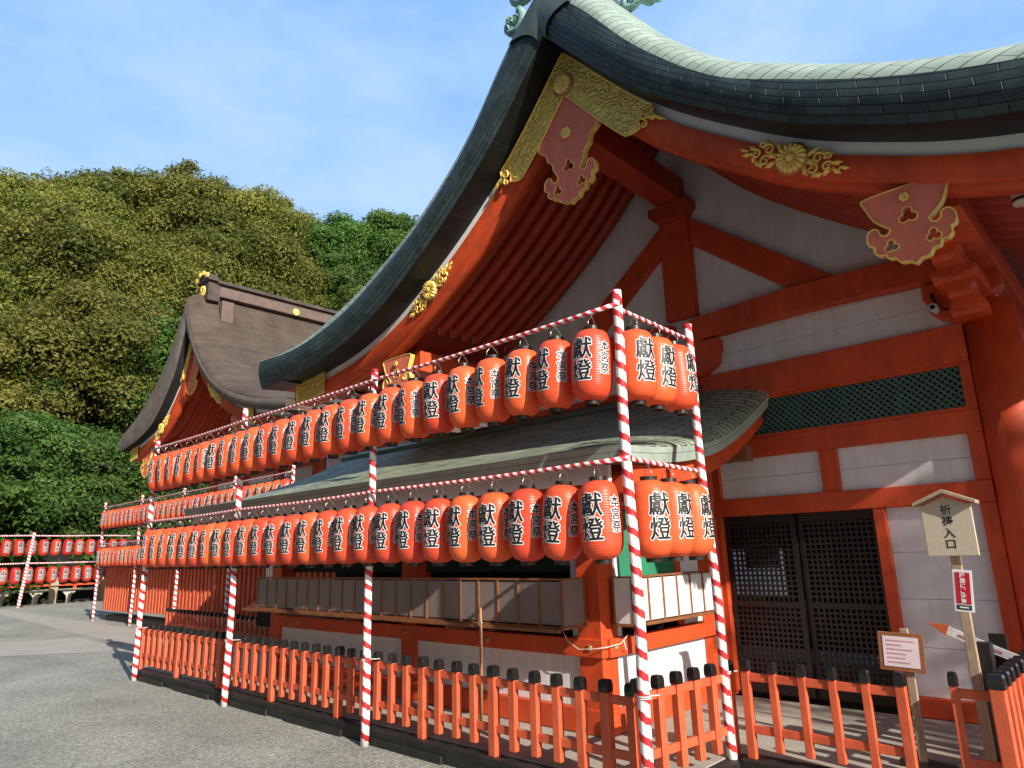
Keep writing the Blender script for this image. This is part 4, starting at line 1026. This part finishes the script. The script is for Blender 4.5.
# far-left low fence on a concrete balustrade
t = thing('red_railing', 'far low red railing on pale balustrade posts behind the shaded lanterns', 'railing', (-36.5, 9, 0))
for z in (.72, .98, 1.25): MB().box(-36.56, -36.48, -2, 18, z, z+.08).build('rail', M['verm'], t)
y = -1.8
while y < 18: m = MB(); m.box(-36.62, -36.5, y, y+.12, .58, 1.42); m.build('railing_post', M['verm'], t); y += .9
box('coping', M['stone'], t, -36.75, -36.4, -2, 18, .50, .58)
y = -1.5
while y < 18:
    m = MB(); m.prism([(y-.08, 0), (y+.08, 0), (y+.09, .25), (y+.28, .50), (y-.28, .50), (y-.09, .25)], (-36.68, 0, 0), (0, 1, 0), (0, 0, 1), (.2, 0, 0)); y += 1.25; m.build('baluster', M['stone'], t)
box('retaining_wall', M['dark'], t, -37.4, -37.2, -4, 20, 0, 2.2)
for y in (8.9, 10.9): box('timber_prop', M['pale'], t, -36.3, -36.05, y, y+.3, 0, 1.1)

# ------------------------------------------------------------------ SECOND HALL
X2, Y2 = -21.34, 8.0
h2 = thing('shrine_hall', 'smaller distant shrine hall with brown cypress-bark gable roof, behind the left lantern rows', 'shrine hall', (X2, Y2+2, 0))
b2L = [(0, 8.68), (.5, 7.45), (1.0, 6.85), (2.0, 6.02), (3.2, 5.62), (4.6, 5.41)]
b2R = [(0, 8.68), (1.2, 7.25), (2.1, 6.48), (2.93, 6.01), (4.06, 5.57), (5.2, 5.28), (6.8, 5.0)]
t2L = [(0, 9.6), (.5, 8.75), (1.0, 8.05), (1.66, 7.38), (3.0, 6.52), (4.85, 5.78)]
t2R = [(0, 9.6), (.5, 8.55), (1.2, 7.60), (2.1, 6.80), (2.93, 6.30), (4.06, 5.86), (5.2, 5.55), (6.8, 5.27)]
mt2 = dict(roof=M['bark'], edge=M['barkedge'], soffit=M['dark'], deck=M['verm'], verm=M['verm'], rafter=M['verm'])
fb2, ft2, roof2 = gable(h2, X2, Y2, b2L, b2R, t2L, t2R, {-1: 0.5, 1: 0.5}, 1.5, 26.0, 0.30, 0.12, 0.28, mt2, 4.85, 6.6, [8.75+0.35*i for i in range(7)], 3.6, 4.0, 10)
m = MB(); m.box(X2-.30, X2+.30, Y2+.9, 26, 9.9, 10.3); rg = m.build('ridge', M['ridgewood'], roof2, .03)
m = MB(); m.box(X2-.42, X2+.42, Y2+.75, 26, 10.3, 10.42); m.build('ridge_cap', M['barkedge'], rg, .02)
m = MB(); m.box(X2-.33, X2+.33, Y2+.5, Y2+.9, 9.7, 10.42); m.prism([(-.45, 0), (.45, 0), (.38, .16), (.18, .30), (0, .34), (-.18, .30), (-.38, .16)], (X2, Y2+.45, 10.35), (1, 0, 0), (0, 0, 1), (0, .35, 0)); re = m.build('ridge_end_ornament', M['barkedge'], rg, .03)
def crest(*a, **k):
    m = MB(); chrysanthemum(m, *a, **k); m.build('gilt_crest', M['gold'], rg)
crest((X2, Y2+.48, 10.05), .19, depth=.08)
for d in (-1, 1): crest((X2+d*.36, Y2+.44, 10.50), .09, 8, .08); crest((X2+d*.12, Y2+.42, 10.62), .08, 8, .08)
y = Y2+3.6
while y < 24: crest((X2+.31, y, 10.02), .13, 12, .05, ax=(0, 1, 0), az=(0, 0, 1), nrm=(1, 0, 0)); y += 3.0
m = MB(); m.box(X2+.30, X2+.52, Y2+.9, Y2+1.3, 9.0, 9.72); m.build('ridge_skirt', M['ridgewood'], rg, .03)
gegyo(h2, X2+.0, Y2+.36, 7.35, 1.25, [(0, .62), (.2, .38), (.42, .1), (.36, .0), (.32, -.08), (.27, -.16), (.25, -.24)])
for s in (-1, 1):
    gegyo(h2, X2+s*3.3, Y2+.42, fb2[s](3.3)-.40, 1.4, [(0, .12), (.3, .08), (.45, .02), (.38, -.1), (.33, -.2), (.25, -.28)])
    u = 1.9; sl = math.atan((fb2[s](u+.2)-fb2[s](u-.2))/.4)*s
    arabesque(h2, X2+s*u, Y2+.29, fb2[s](u)-.27, sl, s, 1.5)
    arm_plate(h2, fb2, X2, s, 3.8, 4.4, Y2+.30, -.02, -.42, False, tipu=1)
    arm_plate(h2, fb2, X2, s, 0.0, .55, Y2+.30, 0, -.22)
YW2 = 10.9
m = MB(); up = [(X2+u, fb2[1](u)) for u in [3.6*i/16 for i in range(17)]]; dn = [(X2-u, fb2[-1](u)) for u in [3.6*i/16 for i in range(1, 17)]][::-1]
m.prism(dn+up+[(X2+3.6, .1), (X2-3.6, .1)], (0, YW2, 0), (1, 0, 0), (0, 0, 1), (0, .08, 0)); m.build('gable_wall', M['white'], h2)
for z0, z1 in ((4.3, 4.7), (3.5, 3.8), (2.6, 2.8), (5.1, 5.4)): box('beam', V, h2, X2-3.6, X2+3.6, YW2-.15, YW2, z0, z1)
for x in (-3.5, -1.2, 1.2, 3.5): box('post', V, h2, X2+x-.18, X2+x+.18, YW2-.2, YW2, .1, 4.9)
box('king_post', V, h2, X2-.2, X2+.2, YW2-.2, YW2, 5.4, 7.6)
box('side_wall', M['white'], h2, X2+3.5, X2+3.6, YW2, 26, .1, 5.3); box('side_wall', M['white'], h2, X2-3.6, X2-3.5, YW2, 26, .1, 5.3)
for z0, z1 in ((4.6, 4.9), (3.5, 3.8), (2.6, 2.8)): box('side_beam', V, h2, X2+3.6, X2+3.68, YW2, 26, z0, z1)
for y in (13, 15.5, 18, 20.5, 23): box('side_post', V, h2, X2+3.58, X2+3.75, y-.15, y+.15, .1, 5.3)
for s in (-1, 1): box('purlin', V, h2, X2+s*3.5-.2, X2+s*3.5+.2, Y2+.9, 26, fb2[s](3.5)-.50, fb2[s](3.5)-.12)

# ------------------------------------------------------------------ SIGNS
def rotz(o, a): o.rotation_euler = (0, 0, a)
t = thing('wooden_signpost', 'roofed wooden entrance sign on a post with brush lettering', 'sign', (-1.11, 5.55, .135))
x, y = -1.11, 5.55
m = MB(); m.prism([(-.150, 1.495), (.150, 1.495), (.150, 1.83), (0, 1.895), (-.150, 1.83)], (x, y, 0), (1, 0, 0), (0, 0, 1), (0, .03, 0)); sb = m.build('sign_board', M['board'], t, .003)
m = MB(); m.prism([(-.190, 1.835), (0, 1.915), (.190, 1.835), (.190, 1.858), (0, 1.942), (-.190, 1.858)], (x, y-.05, 0), (1, 0, 0), (0, 0, 1), (0, .14, 0)); m.build('sign_roof', M['pale'], t, .003)
m = MB()
for c, z, s_ in (('祈', 1.805, .070), ('祷', 1.728, .070), ('入', 1.648, .074), ('口', 1.572, .070)): flat_text(m, c, (x, y-.002, z), (1, 0, 0), (0, 0, 1), s_, 0.012)
m.build('lettering', M['ink'], sb)
MB().box(x-.028, x+.028, y+.032, y+.082, .135, 1.80).build('sign_post', M['pale'], t, .003)
box('sign_foot', M['darkwood'], t, x-.02, x+.10, y+.09, y+.19, .135, .93)
t = thing('caution_notice', 'narrow red notice in a white frame fixed to the sign post', 'notice', (-1.02, 5.50, 1.28))
X = Matrix.Translation((-1.085, 5.535, 1.27)) @ Matrix.Rotation(math.radians(5), 4, 'Y')
MB().box(-.055, .055, -.004, .004, -.135, .135, X).build('white_card', M['inkw'], t); MB().box(-.042, .042, -.006, -.0045, -.085, .118, X).build('red_field', M['red'], t); MB().box(-.042, .042, -.006, -.0045, -.122, -.093, X).build('navy_field', M['navy'], t)
m = MB(); R3 = X.to_3x3()
for i, c in enumerate('段差にご注意'): flat_text(m, c, X @ Vector((0, -.008, .10-.0335*i)), R3 @ Vector((1, 0, 0)), R3 @ Vector((0, 0, 1)), .034, 0.03)
m.box(-.026, .026, -.0085, -.007, -.112, -.103, X); m.build('lettering', M['inkw'], t)
t = thing('direction_board', 'slanting white board with an orange arrow head behind the sign post', 'sign', (-.95, 5.9, 1.1))
X = Matrix.Translation((-1.21, 6.0, .915)) @ Matrix.Rotation(math.radians(23), 4, 'Y')
MB().box(-.12, .36, 0, .015, -.028, .028, X).build('arrow_shaft', M['inkw'], t)
MB().prism([(-.25, 0), (-.12, .04), (-.12, -.04)], X @ Vector((0, -.004, 0)), X.to_3x3() @ Vector((1, 0, 0)), X.to_3x3() @ Vector((0, 0, 1)), X.to_3x3() @ Vector((0, .022, 0))).build('arrow_head', M['orangep'], t)
MB().box(-.05, .22, -.003, -.001, -.008, .008, X).build('faint_print', M['pinkprint'], t)
MB().box(.0, .10, .03, .08, -.79, .02, Matrix.Translation((-1.08, 6.0, .93))).build('board_post', M['darkwood'], t)
t = thing('notice_board', 'small brown notice board with a pale paper, standing behind the low door fence', 'notice board', (-1.40, 5.55, .135))
bx, by = -1.50, 5.45
X = Matrix.Translation((bx, by, .865)) @ Matrix.Rotation(math.radians(3), 4, 'Y') @ Matrix.Rotation(math.radians(8), 4, 'Z')
MB().box(-.137, .137, 0, .018, -.125, .125, X).build('backboard', M['brown'], t, .002); pp = MB().box(-.108, .108, -.004, -.001, -.097, .10, X).build('paper', mat('pink_tinted_paper', (.62, .52, .55), .6, var=.05), t)
m = MB()
for i in range(6):
    wv = (.085, .05, .08, .06, .055, .07)[i]; z = .072-.028*i; xx = -.085
    while xx < -.085+wv*2-.01:
        l = random.uniform(.008, .018); m.box(xx, xx+l, -.0055, -.0045, z-.0045, z+.0045, X); xx += l+.003
m.build('faint_print', M['pinkprint'], pp)
MB().box(-.02, .03, .02, .055, -.73, .15, Matrix.Translation((bx+.02, by+.01, .865))).build('board_post', M['pale'], t, .003); box('foot', M['blackwood'], t, bx-.12, bx+.22, by+.02, by+.14, .135, .18)
# security camera and lamp under the eave
t = thing('security_camera', 'small grey security camera under the bracket at the column top', 'camera', (-1.16, 6.93, 3.62))
MB().tube([(-1.17, 6.90, 3.60), (-1.17, 6.72, 3.59)], [.036, .036], 12).build('camera_body', M['plastic'], t); MB().tube([(-1.17, 6.72, 3.59), (-1.17, 6.71, 3.59)], .02, 12).build('lens', M['black'], t)
MB().tube([(-1.17, 6.86, 3.64), (-1.19, 6.88, 3.75), (-1.19, 6.93, 3.78)], .014, 8).build('mount_arm', M['metal'], t); MB().tube([(-1.12, 6.9, 3.60), (-1.06, 6.88, 3.58), (-1.02, 6.9, 3.62)], .008, 6).build('cable', M['metal'], t)
t = thing('downlight', 'cream cylindrical lamp under the right eave', 'lamp', (-.36, 5.5, 3.8))
MB().lathe([(0, .0), (.052, .0), (.056, .02), (.056, .20), (.04, .22), (0, .22)], 20, Matrix.Translation((-.33, 5.5, 3.80))).build('lamp_body', mat('cream_enamel', (.6, .52, .38), .4), t)
MB().lathe([(.057, .02), (.06, .03), (.057, .04)], 20, Matrix.Translation((-.33, 5.5, 3.80))).build('trim_ring', M['metal'], t)

# ------------------------------------------------------------------ HILL AND TREES
def leaf_mat(name, c0, c1, c2):
    m = bpy.data.materials.new(name); m.use_nodes = True; n = m.node_tree; p = n.nodes['Principled BSDF']; p.inputs['Roughness'].default_value = 0.6; p.inputs['Specular IOR Level'].default_value = 0.25
    a = n.nodes.new('ShaderNodeAttribute'); a.attribute_name = 'tone'; a.attribute_type = 'GEOMETRY'
    r = n.nodes.new('ShaderNodeValToRGB'); r.color_ramp.elements[0].color = (*c0, 1); r.color_ramp.elements[1].color = (*c2, 1); e = r.color_ramp.elements.new(.5); e.color = (*c1, 1)
    n.links.new(a.outputs['Fac'], r.inputs[0])
    oi = n.nodes.new('ShaderNodeObjectInfo'); hs = n.nodes.new('ShaderNodeHueSaturation')
    for k_, (lo, hi, mul) in {'Value': (.78, 1.32, 1.0), 'Hue': (.482, .515, 7.3)}.items():
        f_ = n.nodes.new('ShaderNodeMath'); f_.operation = 'MULTIPLY'; f_.inputs[1].default_value = mul; n.links.new(oi.outputs['Random'], f_.inputs[0])
        g_ = n.nodes.new('ShaderNodeMath'); g_.operation = 'FRACT'; n.links.new(f_.outputs[0], g_.inputs[0])
        q_ = n.nodes.new('ShaderNodeMapRange'); q_.inputs[3].default_value = lo; q_.inputs[4].default_value = hi; n.links.new(g_.outputs[0], q_.inputs[0]); n.links.new(q_.outputs[0], hs.inputs[k_])
    n.links.new(r.outputs[0], hs.inputs['Color']); r = hs
    n.links.new(r.outputs[0], p.inputs['Base Color'])
    tr = n.nodes.new('ShaderNodeBsdfTranslucent'); n.links.new(r.outputs[0], tr.inputs[0]); ms = n.nodes.new('ShaderNodeMixShader'); ms.inputs[0].default_value = .38
    o = [x for x in n.nodes if x.type == 'OUTPUT_MATERIAL'][0]
    n.links.new(p.outputs[0], ms.inputs[1]); n.links.new(tr.outputs[0], ms.inputs[2]); n.links.new(ms.outputs[0], o.inputs[0]); return m
LM = {'olive': leaf_mat('olive_foliage', (.085, .105, .018), (.165, .18, .032), (.26, .25, .055)),
      'green': leaf_mat('green_foliage', (.04, .085, .015), (.085, .15, .026), (.14, .205, .045)),
      'bright': leaf_mat('bright_foliage', (.04, .11, .018), (.085, .19, .032), (.14, .26, .06))}
bark_m = mat('tree_bark', (.12, .09, .065), .9, var=.3, scale=6, bump=.4)
palebark = mat('pale_tree_bark', (.30, .25, .19), .9, var=.3, scale=6)
def tree_mesh(seed, kind, H=12.0, R=5.0, npil=105, per=1400, ls=0.085, cz=.58, flat=.95):
    g = np.random.default_rng(seed)
    cen = []
    tries = 0
    while len(cen) < npil and tries < 4000:
        tries += 1
        d = g.normal(size=3); d /= np.linalg.norm(d)
        if d[2] < -.8: continue
        rr = g.uniform(.55, 1.0); c = np.array([d[0]*R*rr, d[1]*R*rr, H*cz+d[2]*H*(1-cz)*rr*.92]); cen.append(c)
    V_ = []; T = []
    for c in cen:
        pr = g.choice([.5, .75, 1.0, 1.35])*g.uniform(.85, 1.15)*R/5; tone = g.uniform(.1, .9)
        k = int(per*pr*pr)
        d = g.normal(size=(k, 3)); d /= np.linalg.norm(d, axis=1)[:, None]; d[:, 2] = np.where((d[:, 2] < -.2) & (g.random(k) < .55), -d[:, 2], d[:, 2])
        rad = pr*(.40+.75*g.random(k)**.8)*(1+.18*np.sin(d[:, 0]*7+tone*20)*np.cos(d[:, 1]*6+tone*9)); ctr = c+d*rad[:, None]*np.array([1.15, 1.15, flat])
        nr = d*.9+g.normal(size=(k, 3))*.55+np.array([0, 0, .35]); nr /= np.linalg.norm(nr, axis=1)[:, None]
        a = np.cross(nr, g.normal(size=(k, 3))); a /= np.linalg.norm(a, axis=1)[:, None]; b = np.cross(nr, a)
        s = ls*(.6+.8*g.random(k))[:, None]
        quad = np.stack([ctr-a*s*1.3, ctr-b*s*.62, ctr+a*s*1.3, ctr+b*s*.62], 1)
        V_.append(quad.reshape(-1, 3)); T.append(np.clip(np.repeat(tone+g.normal(size=k)*.2, 4), 0, 1))
    # loose leaves between the clumps
    k = int(per*npil*.03); d = g.normal(size=(k, 3)); d /= np.linalg.norm(d, axis=1)[:, None]; d[:, 2] = np.where(d[:, 2] < -.35, -d[:, 2], d[:, 2]); rr = g.uniform(.6, 1.0, k)[:, None]
    ctr = np.stack([d[:, 0]*R, d[:, 1]*R, d[:, 2]*H*(1-cz)*.95], 1)*rr+np.array([0, 0, H*cz]); nr = d+g.normal(size=(k, 3))*.8; nr /= np.linalg.norm(nr, axis=1)[:, None]
    a = np.cross(nr, g.normal(size=(k, 3))); a /= np.linalg.norm(a, axis=1)[:, None]; b = np.cross(nr, a); s = ls*(.6+.8*g.random(k))[:, None]
    V_.append(np.stack([ctr-a*s*1.3, ctr-b*s*.62, ctr+a*s*1.3, ctr+b*s*.62], 1).reshape(-1, 3)); T.append(np.clip(np.repeat(.45+g.normal(size=k)*.25, 4), 0, 1))
    V_ = np.concatenate(V_); T = np.concatenate(T); nf = len(V_)//4
    me = bpy.data.meshes.new('crown'); me.vertices.add(len(V_)); me.vertices.foreach_set('co', V_.ravel())
    me.loops.add(nf*4); me.loops.foreach_set('vertex_index', np.arange(nf*4)); me.polygons.add(nf); me.polygons.foreach_set('loop_start', np.arange(0, nf*4, 4)); me.polygons.foreach_set('loop_total', np.full(nf, 4))
    at = me.attributes.new('tone', 'FLOAT', 'POINT'); at.data.foreach_set('value', T); me.materials.append(LM[kind]); me.update(); me.validate()
    # trunk and limbs
    mb = MB(); lean = g.normal(size=2)*.5
    tp = [(lean[0]*t*t, lean[1]*t*t, H*.72*t) for t in (0, .2, .45, .7, 1)]
    mb.tube(tp, [.38, .30, .24, .17, .06], 9)
    for i in range(9):
        c = cen[int(g.integers(len(cen)))]; t0 = g.uniform(.3, .75); st = np.array([lean[0]*t0*t0, lean[1]*t0*t0, H*.72*t0]); mid = st*.45+c*.55+np.array([0, 0, -.5])
        mb.tube([tuple(st), tuple(mid), tuple(c)], [.15, .09, .03], 6)
    tm = mb.build('trunk', palebark if seed % 3 == 0 else bark_m, None)
    tmesh = tm.data; bpy.data.objects.remove(tm)
    return me, tmesh
VAR = [None]*0+[tree_mesh(11, 'olive'), tree_mesh(12, 'olive', R=5.6, npil=130), tree_mesh(13, 'green', R=4.6), tree_mesh(15, 'bright', H=11, R=5, npil=120, cz=.5, flat=.75), tree_mesh(17, 'green', H=10, R=5, npil=110, cz=.45, flat=.7, ls=.08), tree_mesh(21, 'green', H=12, R=4.6, npil=60, per=150, ls=.10)]
def plant(az, dist, z, sc, v, label, group=None, rz=None, szz=1.0):
    a = math.radians(az); x, y = dist*math.sin(a), dist*math.cos(a)
    t = thing('broadleaf_tree', label, 'tree', (x, y, z), group); t.rotation_euler = (0, 0, random.uniform(0, 6.28) if rz is None else rz); t.scale = (sc, sc, sc*szz)
    for nm, me in (('crown', VAR[v][0]), ('trunk', VAR[v][1])):
        o = bpy.data.objects.new(nm, me); COL.objects.link(o); o.parent = t
    return t
def hill_h(d, az):
    w_ = 1.04
    return max(0, (d-42)*0.88)*w_
mb = MB(); P = []
for i in range(28):
    d = 43+3.2*i; P.append([(d*math.sin(math.radians(a)), d*math.cos(math.radians(a)), min(hill_h(d, a), 27)+1.2*math.sin(a*.3+d*.2) if d > 45 else -.3) for a in range(-150, -14, 4)])
mb.grid(P, flip=False); structure(mb.build('hillside', mat('leaf_litter', (.05, .075, .02), .95, var=.4, scale=.6, bump=.4, bscale=3)))
rows = [  # az, dist, scale, variant, z height scale
 (-88, 41, 1.0, 4, 1), (-83, 42, .95, 3, 1), (-78.5, 43, .85, 3, 1), (-74, 43, .95, 4, 1), (-69.5, 44, .9, 4, 1), (-64, 46, .9, 2, 1), (-58, 47, .9, 4, 1),
 (-90, 50, 1.1, 3, 1), (-85, 51, 1.05, 0, 1), (-80, 52, 1.1, 4, 1), (-75, 52, 1.1, 0, 1), (-70, 53, 1.1, 2, 1), (-65, 53, 1.0, 0, 1), (-60, 54, 1.0, 2, 1), (-55, 55, 1.0, 4, 1), (-50, 55, 1.0, 2, 1),
 (-88, 60, 1.1, 1, 1), (-82.5, 60, 1.15, 0, 1), (-77.5, 61, 1.15, 1, 1), (-72.5, 61, 1.1, 0, 1), (-67.5, 62, 1.15, 1, 1), (-62.5, 62, 1.1, 0, 1), (-57.5, 63, 1.1, 2, 1), (-52.5, 63, 1.0, 3, 1), (-47.5, 63, 1.0, 3, 1),
 (-87, 70, 1.12, 0, 1), (-82, 71, 1.15, 1, 1), (-77.5, 71, 1.18, 0, 1), (-73.5, 71, 1.22, 1, 1), (-70, 71, 1.34, 0, 1), (-66.5, 71, 1.30, 1, 1), (-63, 72, 1.2, 0, 1), (-59.5, 72, 1.2, 3, 1), (-56, 72, 1.22, 3, 1), (-52.5, 72, 1.25, 3, 1), (-49, 72, 1.25, 4, 1), (-45.5, 73, 1.2, 2, 1)]
kindname = {0: 'olive evergreen tree', 1: 'broad olive evergreen tree', 2: 'dark green tree', 3: 'bright green tree', 4: 'leafy green tree'}
random.seed(5)
rowname = {0: 'at the foot of the hill', 1: 'on the lower slope', 2: 'on the upper slope', 3: 'on the hilltop skyline'}
cnt = {}
for az, d, sc, v, sz in rows:
    r_ = 0 if d < 49 else 1 if d < 57 else 2 if d < 67 else 3
    cnt[r_] = cnt.get(r_, 0)+1
    sc *= random.uniform(.92, 1.08)
    plant(az+random.uniform(-1.3, 1.3), d+random.uniform(-2, 2), min(hill_h(d, az), 30)-(3.2 if d > 48 else 1.4)-(max(0, -az-76)*.45 if d > 57 else 0), sc, v, f'{kindname[v]}, {ORD[cnt[r_]-1]} from the left {rowname[r_]}', 'wooded hillside trees', szz=sz)
t = thing('radio_mast', 'thin pale mast rising through the hilltop trees', 'mast', (-62.74, 20.5, 20))
MB().tube([(-62.74, 20.5, 18), (-62.74, 20.5, 35.23)], [.14, .08], 8).build('mast_pole', M['plastic'], t)
MB().tube([(-62.74, 20.5, 34.73), (-62.74, 20.5, 37.23)], .04, 6).build('antenna', M['lightmetal'], t)

# unseen trees added behind the camera to dim the facade, and the small tree whose leaves dapple the porch
for i, (az, d, sc, v) in enumerate(((128, 17, 1.15, 0), (147, 16, 1.2, 1), (166, 17, 1.2, 2), (186, 18, 1.2, 0), (206, 18, 1.25, 1), (226, 20, 1.2, 2), (247, 24, 1.2, 0))):
    plant(az, d, -.3, sc, v, f'added tall evergreen, {ORD[i]} of the unseen light-blocking row behind the camera', 'added light-blocking trees behind the camera')
tr_ = plant(70, 12.4, 0, 1, 5, 'slim tree beside the hall entrance whose leaves dapple the porch')
tr_.scale = (.42, .42, .92)
for i, (az, d, sc, v) in enumerate(((38, 22, 1.2, 1), (58, 21, 1.15, 0))):
    plant(az, d, -.3, sc, v, f'added tall evergreen, {ORD[i]} to the right of the entrance porch', 'trees right of the porch')
